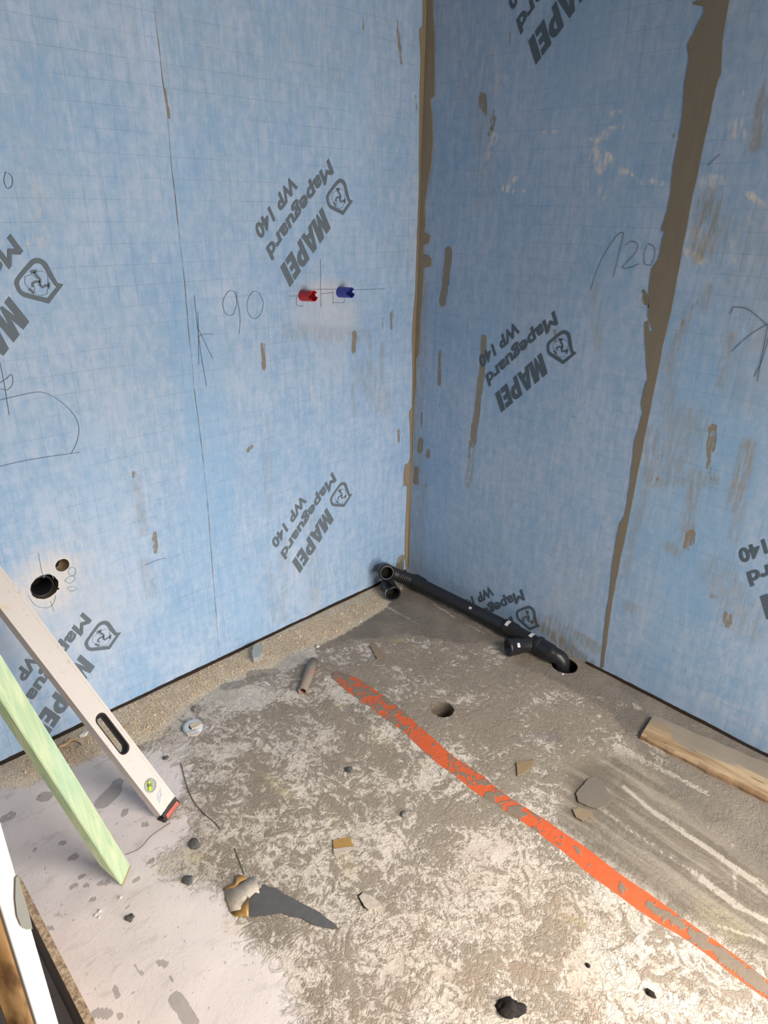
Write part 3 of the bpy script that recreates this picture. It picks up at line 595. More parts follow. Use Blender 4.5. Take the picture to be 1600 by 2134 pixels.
# ------------------------------------------------------------------ tap sleeves
def sleeve(name, px_base, px_tip, col, colin, label, spin):
    b = onL(*px_base); L = .052; r = .0165
    root = empty(name, b, label, 'pipe sleeve')
    bm = bmesh.new(); seg = 48; a = V((0, -1, 0)).normalized(); a = (a + V((.10, 0, .06))).normalized(); _, u, w_ = frame(a)
    def rim(t, L_):
        d1 = abs((t-spin+math.pi) % (2*math.pi)-math.pi); d2 = abs((t-spin-math.pi+math.pi) % (2*math.pi)-math.pi)
        return L_ - (.010 if d1 < .34 or d2 < .34 else 0)
    rings = []
    for s, rad in ((-.02, r), (.004, r), (.006, r*1.04), (.0085, r), (1, r), (1, r*.86), (.0, r*.84), (-.02, r*.84)):
        ring = []
        for i in range(seg):
            t = 2*math.pi*i/seg; ss = rim(t, L) if s == 1 else s
            ring.append(bm.verts.new(b + a*ss + (u*math.cos(t)+w_*math.sin(t))*rad))
        rings.append(ring)
    for A, B in zip(rings, rings[1:]):
        for i in range(seg):
            j = (i+1) % seg; bm.faces.new((A[i], A[j], B[j], B[i]))
    fixn(bm); mesh_obj('sleeve_tube', bm, plain(name+'_plastic', col, .4, .5, var=.1), root, False)
    bm = bmesh.new(); lathe(bm, b, a, [(0, r*.84), (-.004, .001)], seg, True); mesh_obj('sleeve_plug', bm, plain(name+'_inner', colin, .5, .4), root)
    for k in range(2):
        bm = bmesh.new(); t0 = spin + .6 + k*math.pi; tube_path(bm, [b + a*.012 + (u*math.cos(t0)+w_*math.sin(t0))*r, b + a*.046 + (u*math.cos(t0)+w_*math.sin(t0))*r], .0014, 6)
        mesh_obj('sleeve_rib', bm, plain(name+'_rib', col, .4, .5), root)
sleeve('red_pipe_sleeve', (630, 616), (656, 617), (.60, .025, .035), (.45, .012, .02), 'short red plastic pipe sleeve sticking out of the left wall', .1)
sleeve('blue_pipe_sleeve', (708, 609), (724, 611), (.045, .07, .42), (.02, .03, .25), 'short blue plastic pipe sleeve sticking out of the left wall', .1)

# ------------------------------------------------------------------ black drain pipework along the right wall
PZ = .034; RP = .0255
root = empty('drain_pipe', V((-.05, -.4, 0)), 'long black plastic drain pipe lying along the foot of the right wall', 'pipe')
A0 = onF(862, 1216, PZ+.012); A0.x = -.034; A1 = onF(1068, 1318, PZ); A1.x = -.050
dm = (A1-A0).normalized(); LT = (A1-A0).length
A0 = onF(868, 1214, .034); A1 = onF(1062, 1311, .034); dm = (A1-A0).normalized(); LT = (A1-A0).length; pass
bm = bmesh.new(); lathe(bm, A0, dm, [(-.015, .001), (-.015, .0315), (-.012, .0325), (.0, .0325), (.002, .0315), (.035, .0305), (.042, .0255), (LT, .0255)], 48); fixn(bm); mesh_obj('straight_pipe', bm, M_BLACK, root, True)
# ribbed neck and open socket near the corner
NK0 = onF(826, 1198, .050); bm = bmesh.new()
prof = [(0, .001), (0, .026)]; Ln = (A0-NK0).length
s_ = .012
while s_ < Ln-.02: prof += [(s_, .0262), (s_+.002, .0285), (s_+.004, .0285), (s_+.006, .0262)]; s_ += .0085
prof += [(Ln-.012, .0275), (Ln, .0275)]
lathe(bm, NK0, (A0-NK0), prof, 40); fixn(bm); mesh_obj('ribbed_neck', bm, M_BLACKD, root, True)
SO = V((-.155, -.070, .088)); sd = V((-.38, -.80, .42)).normalized()
SO = onF(806, 1194, .108); sd = V((-.45, -.80, .22)).normalized()
bm = bmesh.new(); lathe(bm, SO, -sd, [(.05, .0225), (.004, .0225), (.0, .0235), (-.001, .0255), (.0, .0320), (.004, .0340), (.018, .0340), (.021, .0325), (.05, .0310), (.062, .025), (.068, .001)], 48); fixn(bm); mesh_obj('open_socket', bm, M_BLACK, root, True)
bm = bmesh.new(); lathe(bm, SO - sd*.03, -sd, [(0, .0225), (.001, .001)], 32, True); mesh_obj('socket_interior', bm, M_CAVD, root)
bm = bmesh.new(); lathe(bm, SO, sd, [(-.0005, .0250), (.0012, .0255), (.0012, .0262), (-.0005, .0268)], 48); fixn(bm)
mesh_obj('seal_ring', bm, plain('worn_grey_rim', (.16, .155, .15), .6, var=.5, scale=80), root, True)
bm = bmesh.new(); tube_path(bm, smooth_line([SO - sd*.040, SO - sd*.052 + (NK0-SO)*.3, NK0 + (A0-NK0).normalized()*.012], 5), .0255, 24); mesh_obj('elbow_body', bm, M_BLACKD, root, True)
# Y piece
Y0 = A1; Y1 = onF(1118, 1342, .034); yd = (Y1-Y0).normalized(); YL = (Y1-Y0).length
bm = bmesh.new(); lathe(bm, Y0, yd, [(-.016, .0255), (-.015, .0320), (-.008, .0325), (-.003, .0310), (.026, .0305), (.032, .0265), (YL, .0265)], 48); fixn(bm); mesh_obj('branch_fitting', bm, M_BLACK, root, True)
BO = onF(1057, 1349, .036); J = onF(1116, 1342, .034); bd = (BO-J).normalized(); BL = (BO-J).length
bm = bmesh.new(); lathe(bm, J, bd, [(0, .0255), (BL-.048, .0255), (BL-.042, .030), (BL-.012, .0305), (BL-.010, .0330), (BL-.002, .0330), (BL, .0315), (BL, .0265), (BL-.04, .026), (BL-.041, .001)], 48); fixn(bm); mesh_obj('side_branch', bm, M_BLACK, root, True)
# elbow down into the floor
E0 = onF(1122, 1345, .036); E1 = onF(1150, 1362, .034); E2 = onF(1168, 1374, .020); ctrl = [E0, E1, E2, V((E2.x*.6+E_HOLE.x*.4, E2.y*.55+E_HOLE.y*.45, -.012)), V((E_HOLE.x, E_HOLE.y+.004, -.06))]
sm_ = smooth_line(ctrl, 8); bm = bmesh.new(); tube_path(bm, sm_, [.031 if i < 9 else .0275 for i in range(len(sm_))], 36); mesh_obj('down_elbow', bm, M_BLACK, root, True)
bm = bmesh.new(); lathe(bm, E0, (ctrl[1]-E0), [(-.006, .027), (-.006, .0325), (-.003, .0335), (.006, .0335), (.009, .0315)], 48); fixn(bm); mesh_obj('collar', bm, M_BLACK, root, True)
# white stickers
def patch(name, c, ax, r, a0, a1, s0, s1, mat, parent):
    bm = bmesh.new(); a, u, w_ = frame(ax); n = 10; rows = []
    for i in range(n+1):
        t = a0+(a1-a0)*i/n; d = u*math.cos(t)+w_*math.sin(t); rows.append((bm.verts.new(V(c)+a*s0+d*r), bm.verts.new(V(c)+a*s1+d*r)))
    for x, y in zip(rows, rows[1:]): bm.faces.new((x[0], x[1], y[1], y[0]))
    fixn(bm); return mesh_obj(name, bm, mat, parent, True)
def ang_of(ax, d):
    a, u, w_ = frame(ax); d = V(d); return math.atan2(d.dot(w_), d.dot(u))
t0 = ang_of(yd, (-.45, 0, .9)); patch('white_label', Y0, yd, .0332, t0-.50, t0+.30, -.010, .004, M_WHITE, root)
t0 = ang_of(yd, (-.1, 0, 1)); patch('white_label', Y0, yd, .0285, t0-.7, t0+.4, YL-.030, YL-.016, M_WHITE, root)
t0 = ang_of(bd, (-.3, -.5, .6)); patch('paint_scuff', J, bd, .0312, t0-.3, t0+.2, BL-.036, BL-.026, M_WHITE, root)
t0 = ang_of(dm, (-.6, 0, .8)); patch('plaster_splash', A0, dm, .0262, t0-.1, t0+.25, .285, .297, M_WHITE, root)
# loose coupling lying on the floor in the corner
CO = onF(820, 1238, .033); cdv = V((-.42, -.90, .04)).normalized()
cr = empty('pipe_coupling', V((CO.x, CO.y, 0)), 'short loose black pipe coupling with a white mark in the corner', 'pipe coupling')
bm = bmesh.new(); lathe(bm, CO, -cdv, [(.05, .024), (.004, .024), (0, .0265), (-.001, .0285), (.002, .0315), (.012, .0320), (.014, .0300), (.070, .0295), (.072, .0315), (.080, .0315), (.080, .001)], 48); fixn(bm); mesh_obj('coupling_body', bm, M_BLACK, cr, True)
bm = bmesh.new(); lathe(bm, CO - cdv*.04, -cdv, [(0, .024), (.001, .001)], 24, True); mesh_obj('coupling_interior', bm, M_CAVD, cr)
t0 = ang_of(cdv, (-.85, .3, -.05)); patch('white_mark', CO, cdv, .0326, t0-.75, t0+.65, -.011, -.003, M_WHITE, cr)

# ------------------------------------------------------------------ spirit level
LA = V((-.272, .416, .868)).normalized(); LU = V((.908, .409, .088)).normalized(); LV = LA.cross(LU)*-1
if LV.dot(V((-.318, .812, -.489))) < 0: LV = -LV
LBASE = V((-1.390, -.499, .004)); LW, LTK, LLEN = .060, .0235, 1.085
lvl = empty('spirit_level', LBASE, 'long dusty aluminium spirit level with green vial and red end cap', 'spirit level')
def lp(w_, t_, s_): return LBASE + LU*w_ + LV*t_ + LA*s_
M_ALU = N('dusty_aluminium'); co = M_ALU.coord()
n1 = M_ALU.noise(co, 7, 4); n2 = M_ALU.noise(co, 60, 4, .6); n3 = M_ALU.noise(co, 16, 3)
c_ = M_ALU.mix(n1, (.60, .55, .53), (.68, .63, .60)); c_ = M_ALU.mix(M_ALU.math('MULTIPLY', M_ALU.step(n2, .60, .72), .55), c_, (.42, .36, .30))
c_ = M_ALU.mix(M_ALU.math('MULTIPLY', M_ALU.step(n3, .66, .72), .6), c_, (.62, .50, .27)); M_ALU = M_ALU.out(c_, .6, .4)
# body as a box with through holes: outline built from strips so the handle opening is really open
def stadium(cw, cs, hw, hs, n=10):
    pts = []
    for i in range(n+1): t = math.pi*i/n; pts.append((cw+hw*math.cos(t), cs+hs-hw+hw*math.sin(t)))
    for i in range(n+1): t = math.pi+math.pi*i/n; pts.append((cw+hw*math.cos(t), cs-hs+hw+hw*math.sin(t)))
    return pts
def s_of(px):
    """position along the level of a photo point on its broad face"""
    d = ray(*px); nn = LV; t = (LBASE-CAM).dot(nn)/d.dot(nn); p = CAM+d*t-LBASE; return p.dot(LU), p.dot(LA)
hw_, hs_ = s_of((236, 1528)); vw_, vs_ = s_of((313, 1637)); s1_ = s_of((215, 1495))[1]; s2_ = s_of((257, 1562))[1]
HH = stadium(.030, hs_, .0145, abs(s1_-s2_)/2+.012)
def face_with_hole(bm, hole, w0, w1, sa, sb, t_):
    """planar ring between rectangle and hole"""
    n = len(hole); out = []
    cs = sum(h[1] for h in hole)/n; cw = sum(h[0] for h in hole)/n
    for a, b in hole:
        dx, dy = a-cw, b-cs; k = min((w1-cw)/dx if dx > 1e-6 else (w0-cw)/dx if dx < -1e-6 else 1e9, (sb-cs)/dy if dy > 1e-6 else (sa-cs)/dy if dy < -1e-6 else 1e9)
        out.append((cw+dx*k, cs+dy*k))
    H = [bm.verts.new(lp(a, t_, b)) for a, b in hole]; O = [bm.verts.new(lp(a, t_, b)) for a, b in out]
    cor = {}
    for i in range(n):
        j = (i+1) % n; a, b = out[i], out[j]
        if abs(a[0]-b[0]) > 1e-5 and abs(a[1]-b[1]) > 1e-5:
            c0 = a[0] if (abs(a[0]-w0) < 1e-6 or abs(a[0]-w1) < 1e-6) else b[0]; c1 = a[1] if (abs(a[1]-sa) < 1e-6 or abs(a[1]-sb) < 1e-6) else b[1]
            cv = bm.verts.new(lp(c0, t_, c1)); bm.faces.new((H[i], O[i], cv, O[j], H[j]))
        else: bm.faces.new((H[i], O[i], O[j], H[j]))
    return H
bm = bmesh.new(); sa, sb = hs_-.075, hs_+.075; S0 = .022
for t_ in (0, LTK):
    face_with_hole(bm, HH, 0, LW, sa, sb, t_)
    for x, y in ((S0, sa), (sb, LLEN)): bm.faces.new([bm.verts.new(lp(*q_)) for q_ in ((0, t_, x), (LW, t_, x), (LW, t_, y), (0, t_, y))])
for w_ in (0, LW): bm.faces.new([bm.verts.new(lp(*q_)) for q_ in ((w_, 0, S0), (w_, LTK, S0), (w_, LTK, LLEN), (w_, 0, LLEN))])
for s in (S0, LLEN): bm.faces.new([bm.verts.new(lp(*q_)) for q_ in ((0, 0, s), (LW, 0, s), (LW, LTK, s), (0, LTK, s))])
bmesh.ops.remove_doubles(bm, verts=bm.verts, dist=.0001); fixn(bm)
mesh_obj('body', bm, M_ALU, lvl)
bm = bmesh.new()
for w0, w1 in ((.0, .0075), (LW-.0075, LW)):      # raised flange lines of the box profile
    slab(bm, [lp(w0, 0, S0), lp(w1, 0, S0), lp(w1, 0, LLEN), lp(w0, 0, LLEN)], -LV*.0009)
fixn(bm); mesh_obj('flange', bm, M_ALU, lvl)
# black grip lining the handle opening
bm = bmesh.new(); n = len(HH); cw = .030
def scl(p, k): return (cw+(p[0]-cw)*k, hs_+(p[1]-hs_)*(1-(1-k)*.35))
prof = [(1.12, -.0003), (1.10, -.0016), (1.0, -.0018), (.86, .001), (.80, LTK*.5), (.86, LTK), (1.1, LTK+.0015), (1.12, LTK+.0003)]
rs = [[bm.verts.new(lp(*(lambda q_: (q_[0], t_, q_[1]))(scl(p, k)))) for p in HH] for k, t_ in prof]
for A, B in zip(rs, rs[1:]):
    for i in range(n): j = (i+1) % n; bm.faces.new((A[i], A[j], B[j], B[i]))
fixn(bm); mesh_obj('handle_grip', bm, plain('black_grip', (.02, .017, .018), .5, .4, var=.4), lvl, True)
# vial
vc = lp(vw_, -.0006, vs_); bm = bmesh.new(); lathe(bm, vc, -LV, [(0, .0175), (.0015, .0175), (.0018, .0150), (.0006, .0145), (.0006, .001)], 40); fixn(bm)
vh = mesh_obj('vial_housing', bm, plain('scratched_lens', (.34, .35, .33), .3, .6, var=.3, scale=200), lvl)
bm = bmesh.new(); va = (LU*.62-LA*.0+LU*0 + V((0, 0, 0))).normalized(); va = (LU*.55+LA*.84).normalized(); sd2 = va.cross(LV).normalized()
tube_path(bm, [vc - LV*.0015 - va*.0115 + sd2*.004, vc - LV*.0015 + va*.0115 + sd2*.004], .0052, 16); mesh_obj('vial', bm, plain('green_vial', (.42, .62, .03), .25, .6), vh, False)
bm = bmesh.new(); tube_path(bm, [vc - LV*.0018 - va*.0015 + sd2*.004, vc - LV*.0018 + va*.006 + sd2*.004], .0054, 16); mesh_obj('bubble_mark', bm, plain('dark_green_mark', (.16, .26, .03), .3), vh, False)
# end cap
bm = bmesh.new(); vs8 = [lp(w_, t_, s) for w_, t_, s in ((-.0005, -.001, -.001), (LW+.0005, -.001, -.001), (LW+.0005, LTK+.001, -.001), (-.0005, LTK+.001, -.001))]
slab(bm, vs8, LA*.012); fixn(bm); cap = mesh_obj('end_cap', bm, plain('black_rubber', (.03, .022, .022), .6), lvl)
bm = bmesh.new(); slab(bm, [lp(.007, -.0012, .002), lp(LW-.004, -.0012, .002), lp(LW-.006, -.0012, .0135), lp(.010, -.0012, .0135)], -LV*.003); fixn(bm); mesh_obj('red_insert', bm, plain('faded_red_plastic', (.52, .13, .10), .5, var=.25), cap)
bm = bmesh.new(); slab(bm, [lp(.003, -.0010, .011), lp(LW-.001, -.0010, .011), lp(LW-.001, -.0010, .024), lp(LW*.5, -.0010, .0235), lp(.003, -.0010, .020)], -LV*.0010); fixn(bm); mesh_obj('cap_collar', bm, plain('black_rubber_collar', (.045, .038, .036), .6), cap)
bm = bmesh.new(); stroke = [[s_of(p) for p in ln] for ln in ([(333,1640),(334,1655),(331,1668),(328,1655),(335,1644)], [(336,1648),(333,1672),(330,1660),(337,1655)], [(329,1652),(327,1664),(332,1674)])]
for ln in stroke: ribbon(bm, [lp(a, 0, b) for a, b in ln], .0009, .0003, -LV)
fixn(bm); mesh_obj('blue_scribble', bm, plain('blue_pen', (.20, .36, .50), .7), lvl)

# ------------------------------------------------------------------ green treated timber lath
TA = V((-.205, -.019, .979)).normalized(); TU = V((.775, .607, .174)).normalized(); TV = TA.cross(TU).normalized()
if TV.dot(V((-.597, .794, -.111))) < 0: TV = -TV
TB = V((-1.547, -.594, .001)); TW, TT = .047, .024
def tp(w_, t_, s): return TB + TU*w_ + TV*t_ + TA*s
qz = N('green_treated_timber'); co = qz.coord()
gr_ = qz.noise(qz.map(co, (70, 70, 4)), 1.0, 4, .6, .5); g2 = qz.noise(qz.map(co, (12, 12, 3)), 1.0, 3)
c_ = qz.mix(qz.step(gr_, .3, .7), (.38, .52, .33), (.56, .63, .42)); c_ = qz.mix(qz.math('MULTIPLY', qz.step(g2, .45, .7), .6), c_, (.34, .58, .47)); qz.bump(gr_, .2, .001)
M_GREEN = qz.out(c_, .7, .3)
sl = empty('timber_lath', TB, 'pale green timber lath standing at a slant in front of the spirit level', 'timber lath')
bm = bmesh.new(); zc = .085     # foot cut at a slant
b4 = [tp(0, 0, 0), tp(TW, 0, .002), tp(TW, TT, zc), tp(0, TT, zc)]; t4 = [tp(0, 0, 2.38), tp(TW, 0, 2.38), tp(TW, TT, 2.38), tp(0, TT, 2.38)]
B = [bm.verts.new(p) for p in b4]; T = [bm.verts.new(p) for p in t4]; bm.faces.new(B); bm.faces.new(T)
for i in range(4): j = (i+1) % 4; bm.faces.new((B[i], B[j], T[j], T[i]))
bmesh.ops.bevel(bm, geom=bm.edges[:], offset=.0015, segments=2, affect='EDGES'); fixn(bm); mesh_obj('lath_body', bm, M_GREEN, sl)
bm = bmesh.new(); ribbon(bm, [tp(.001, 0, .0035), tp(TW*.5, 0, .0035), tp(TW-.001, 0, .006)], .006, .0004, -TV); fixn(bm)
mesh_obj('muddy_foot', bm, plain('damp_timber_end', (.34, .27, .12), .8, var=.35), sl)

# ------------------------------------------------------------------ chipboard panel, white post, batten, grey panel at the lower left
def ray_at(px, dep): return CAM + ray(*px)*dep
qz = N('chipboard'); co = qz.coord(); c1 = qz.noise(qz.map(co, (120, 120, 160)), 1.0, 4, .7); c_ = qz.mix(qz.step(c1, .3, .7), (.30, .19, .11), (.80, .60, .42)); qz.bump(c1, .6, .002); M_CHIP = qz.out(c_, .85, .2)
zT = .16; Pn = onF(195, 2123, zT); Pf = onF(42, 1826, zT); pd = (Pf-Pn).normalized(); Pn2 = Pn-pd*.35; sdn = V((-pd.y, pd.x, 0)).normalized()
if sdn.x > 0: sdn = -sdn
cb = empty('chipboard_panel', V((Pn.x, Pn.y, 0)), 'thin chipboard panel standing on its edge on the floor beside the white post', 'board')
bm = bmesh.new(); slab(bm, [V((p.x, p.y, 0)) + sdn*.0 for p in (Pn2, Pf)] + [V((p.x, p.y, zT)) for p in (Pf, Pn2)], sdn*.0145); fixn(bm); mesh_obj('chipboard_core', bm, M_CHIP, cb)
bm = bmesh.new(); slab(bm, [V((p.x, p.y, .001)) + sdn*.0147 for p in (Pn2, Pf)] + [V((p.x, p.y, zT-.0015)) + sdn*.0147 for p in (Pf, Pn2)], sdn*.0008); fixn(bm)
mesh_obj('laminate_face', bm, plain('dirty_grey_laminate', (.17, .155, .145), .7, var=.5, scale=14), cb)
def post(name, right_px_top, right_px_bot, dep, width, thick, mat, label, cat, turn=0.0):
    """leaning upright whose right edge passes the two photo points; dep = depth of the lower one"""
    lo = ray_at(right_px_bot, dep); a0 = ray_at(right_px_top, dep*1.0)
    # choose depth of the upper point so that the member is as upright as possible
    dd = min(np.linspace(dep*.4, dep*1.2, 161), key=lambda t: -(ray_at(right_px_top, t)-lo).normalized().z)
    ax = (ray_at(right_px_top, dd)-lo).normalized()
    base = lo - ax*(lo.z/ax.z); view = (lo-CAM); view -= ax*view.dot(ax); view.normalize(); side = ax.cross(view).normalized()
    if side.dot(R_) < 0: side = -side
    side = (side*math.cos(turn) + view*math.sin(turn)).normalized(); back = ax.cross(side).normalized()
    if back.dot(view) < 0: back = -back
    return base, ax, side, back
white = plain('white_lacquer', (.86, .86, .83), .5, .4, var=.02); 
base, ax, side, back = post('x', (26, 1802), (122, 2134), .80, .05, .03, None, '', '', .12)
wp = empty('white_post', base, 'bright white painted post rising at the lower left edge close to the camera', 'post')
H_ = 1.25; WW = .0205
bm = bmesh.new(); slab(bm, [base, base-side*WW, base-side*WW+ax*H_, base+ax*H_], back*.03); bmesh.ops.bevel(bm, geom=bm.edges[:], offset=.001, segments=1, affect='EDGES'); fixn(bm); mesh_obj('post_body', bm, white, wp)
def on_plane(px, p0, nrm): d = ray(*px); return CAM + d*((p0-CAM).dot(nrm)/d.dot(nrm))
lat = [on_plane(p, base, back) for p in ((31,1826),(30,1870),(34,1905),(42,1925),(52,1933),(66,1932),(60,1905),(50,1870),(42,1845),(36,1822))]
bm = bmesh.new(); slab(bm, [p-back*.0005 + side*0 for p in lat], -back*.0025); fixn(bm); mesh_obj('strike_plate', bm, plain('satin_grey_plate', (.27, .27, .25), .5, var=.05), wp)
qz = N('bare_batten'); co = qz.coord(); g1 = qz.noise(qz.map(co, (45, 45, 5)), 1.0, 4, .6, .6); g3 = qz.noise(qz.map(co, (26, 26, 6)), 1.0, 4, .6)
c_ = qz.mix(qz.step(g1, .3, .7), (.42, .22, .08), (.68, .43, .20)); c_ = qz.mix(qz.math('MULTIPLY', qz.step(g3, .52, .66), .8), c_, (.13, .06, .025)); M_BATT = qz.out(c_, .7, .3)
b2_, ax2, side2, back2 = post('x', (0, 1850), (88, 2134), .87, .05, .03, None, '', '', .1)
tag(mesh_obj('wooden_batten', (lambda bm: (slab(bm, [b2_, b2_-side2*.034, b2_-side2*.034+ax2*1.2, b2_+ax2*1.2], back2*.025), fixn(bm), bm)[-1])(bmesh.new()), M_BATT), 'rough orange-brown wooden batten with a dark groove beside the white post', 'batten')
b3_, ax3, side3, back3 = post('x', (0, 2030), (34, 2134), .93, .05, .03, None, '', '', 0)
tag(mesh_obj('grey_panel', (lambda bm: (slab(bm, [b3_, b3_-side3*.06, b3_-side3*.06+ax3*1.0, b3_+ax3*1.0], back3*.012), fixn(bm), bm)[-1])(bmesh.new()), plain('slate_grey_panel', (.12, .13, .16), .6)), 'dark slate grey panel in the very bottom left corner', 'panel')

# ------------------------------------------------------------------ plank half covered in mortar
qz = N('mortar_smeared_wood'); co = qz.coord(); g1 = qz.noise(qz.map(co, (40, 5, 40)), 1.0, 4, .6, .4); g2 = qz.noise(qz.map(co, (20, 7, 20)), 1.0, 4, .6)
c_ = qz.mix(qz.step(g1, .3, .7), (.28, .175, .09), (.50, .375, .24)); c_ = qz.mix(qz.math('MULTIPLY', qz.step(qz.noise(qz.map(co, (60, 12, 60)), 1, 3), .60, .7), .7), c_, (.12, .065, .035))
lx = qz.n('ShaderNodeSeparateXYZ'); qz.l(co, lx.inputs[0]); mk = qz.step(qz.math('ADD', qz.math('MULTIPLY', lx.outputs[0], 14.0), qz.math('MULTIPLY', qz.math('SUBTRACT', g2, .5), 2.6)), -.05, .40)
c_ = qz.mix(qz.math('MULTIPLY', mk, .95), c_, (.27, .23, .185)); edge_ = qz.step(lx.outputs[0], -.038, -.050); c_ = qz.mix(qz.math('MULTIPLY', edge_, .75), c_, (.17, .095, .055)); qz.bump(qz.math('ADD', g1, g2), .4, .003); M_PLANK = qz.out(c_, .8, .25)
hT = .020; lo0, lo1 = onF(1336, 1530, hT), onF(1600, 1662, hT); up0, up1 = onF(1363, 1489, hT), onF(1600, 1590, hT)
pdir = (lo1-lo0).normalized(); pside = V((-pdir.y, pdir.x, 0)); pside = -pside if pside.x < 0 else pside; org_ = V((lo0.x, lo0.y, 0)) + pside*.045
bm = bmesh.new(); rows = []
for i in range(44):
    t = i/43*1.7; a_, b_ = lo0.lerp(lo1, t), up0.lerp(up1, t); a_ = a_ + pside*(.0015*math.sin(t*19)+.001*math.sin(t*43)); b_ = b_ + pside*.0015*math.sin(t*27)
    hh = .001*math.sin(t*14); w3 = b_-a_
    pts = [V((a_.x, a_.y, -.001)), a_ - pside*.001 + V((0, 0, -hT*.5)), a_ + pside*.005 + V((0, 0, hh)), a_ + w3*.5 + V((0, 0, hh+.001)), b_ - pside*.003 + V((0, 0, hh)), b_ + V((0, 0, -hT*.5)), V((b_.x, b_.y, -.001))]
    rows.append([bm.verts.new(((p-org_).dot(pside), (p-org_).dot(pdir), p.z)) for p in pts])
for A, B in zip(rows, rows[1:]):
    for k in range(len(A)-1): bm.faces.new((A[k], A[k+1], B[k+1], B[k]))
bm.faces.new(rows[0]); bm.faces.new(rows[-1]); fixn(bm)
pk = mesh_obj('wooden_plank', bm, M_PLANK, None, False); tag(pk, 'weathered wooden plank half smeared with mortar lying along the foot of the right wall', 'plank')
pk.matrix_world = Matrix.Translation(org_) @ Matrix((pside, pdir, V((0, 0, 1)))).transposed().to_4x4()

# ------------------------------------------------------------------ orange band across the floor
up = [(700,1398),(735,1408),(800,1450),(860,1498),(930,1562),(1000,1612),(1075,1669),(1150,1716),(1232,1774),(1360,1867),(1487,1957),(1600,2040),(1720,2125)]
lo = [(690,1412),(722,1438),(780,1482),(835,1520),(905,1585),(975,1640),(1037,1680),(1100,1720),(1157,1766),(1300,1875),(1450,1976),(1600,2085),(1720,2175)]
UP = smooth_line([onF(*p) for p in up], 12); LO = smooth_line([onF(*p) for p in lo], 12)
qz = N('orange_pipe_crown'); co = qz.coord(); across = qz.attr('across'); along = qz.attr('along')
nA = qz.noise(qz.map(co, (34, 34, 34)), 1.0, 4, .6, .8); nB = qz.noise(co, 45, 4, .6, .8); nC = qz.noise(co, 9, 3)
org = qz.mix(nB, (.60, .105, .033), (.66, .135, .05)); taup = qz.mix(nB, (.20, .155, .118), (.27, .21, .16))
mid = qz.math('SUBTRACT', 1.0, qz.math('ABSOLUTE', qz.math('MULTIPLY_ADD', across, 2.0, -1.0)))      # 1 in the middle, 0 at the edges
near = qz.step(along, .66, .86)
cvt = qz.n('ShaderNodeValToRGB'); qz.l(along, cvt.inputs[0]); cr = cvt.color_ramp; cr.elements[0].position = 0; cr.elements[1].position = 1
for e_, p_, v_ in ((cr.elements[0], 0, .62), (cr.elements[1], 1, .30)): e_.color = (v_, v_, v_, 1)
for p_, v_ in ((.06, .53), (.15, .50), (.21, .50), (.26, .42), (.32, .34), (.38, .46), (.44, .45), (.50, .46), (.545, .53), (.60, .35), (.68, .31), (.74, .26)):
    e_ = cr.elements.new(p_); e_.color = (v_, v_, v_, 1)
cov = qz.math('ADD', qz.math('MULTIPLY', qz.math('MULTIPLY', mid, near), .62), qz.math('ADD', qz.math('MULTIPLY', qz.math('SUBTRACT', nA, .5), 1.5), cvt.outputs[0]))
ck = qz.step(cov, .46, .52); c_ = qz.mix(ck, org, taup); qz.bump(qz.math('ADD', ck, nA), .5, .003); M_ORANGE = qz.out(c_, .6, .35)
bm = bmesh.new(); n = len(UP); rows = []; K = 8
for i in range(n):
    rows.append([bm.verts.new(UP[i].lerp(LO[i], k/K) + V((0, 0, -.001+.0045*math.sin(math.pi*k/K)))) for k in range(K+1)])
for A, B in zip(rows, rows[1:]):
    for k in range(K): bm.faces.new((A[k], A[k+1], B[k+1], B[k]))
fixn(bm); ob_ = mesh_obj('orange_strip', bm, M_ORANGE, None, True); me = ob_.data
at = me.attributes.new('across', 'FLOAT', 'POINT'); at.data.foreach_set('value', [k/K for i in range(n) for k in range(K+1)])
at = me.attributes.new('along', 'FLOAT', 'POINT'); at.data.foreach_set('value', [i/(n-1) for i in range(n) for k in range(K+1)])
tag(ob_, 'orange plastic strip running diagonally across the floor, partly covered in mortar', 'plastic strip')

# ------------------------------------------------------------------ loose things and scraps on the floor
def chunk(name, px, size, mat, label, cat, seed, z=0, flat=.55, group=None, sub=3, rot=0, amp=.35):
    p = onF(*px, z); bm = bmesh.new(); bmesh.ops.create_icosphere(bm, subdivisions=sub, radius=1)
    cr_, sr_ = math.cos(rot), math.sin(rot)
    for v in bm.verts:
        d = v.co.copy(); k = 1+amp*noise.noise(d*1.3+V((seed*3.1, seed, 0)))+.12*noise.noise(d*4+V((seed, 0, 0)))
        q_ = V((d.x*size[0]*k, d.y*size[1]*k, max(d.z, -.55)*size[2]*k)); v.co = V((q_.x*cr_-q_.y*sr_, q_.x*sr_+q_.y*cr_, q_.z+size[2]*.45))
    o = mesh_obj(name, bm, mat, None, sub > 2); o.location = p; return tag(o, label, cat, group)
M_STONE = plain('dark_stone', (.10, .098, .095), .8, .3, var=.45, scale=90, bump=.4)
M_STONE2 = plain('grey_stone', (.22, .205, .19), .8, .3, var=.35, scale=70, bump=.4)
M_SOOT = plain('charred_lump', (.030, .026, .024), .95, .1, var=.6, scale=150, bump=.9)
chunk('stone', (405, 1760), (.0125, .0155, .007), M_STONE, 'dark oval stone beside the timber lath foot, farther of the two', 'stone', 1)
chunk('stone', (391, 1836), (.011, .013, .007), M_STONE, 'dark rounded stone on the floor right of the foot of the timber lath', 'stone', 2)
chunk('stone', (270, 1913), (.0085, .010, .003), M_STONE, 'small crumbly dark stone on the pale floor below the foot of the timber lath', 'stone', 3, amp=.8)
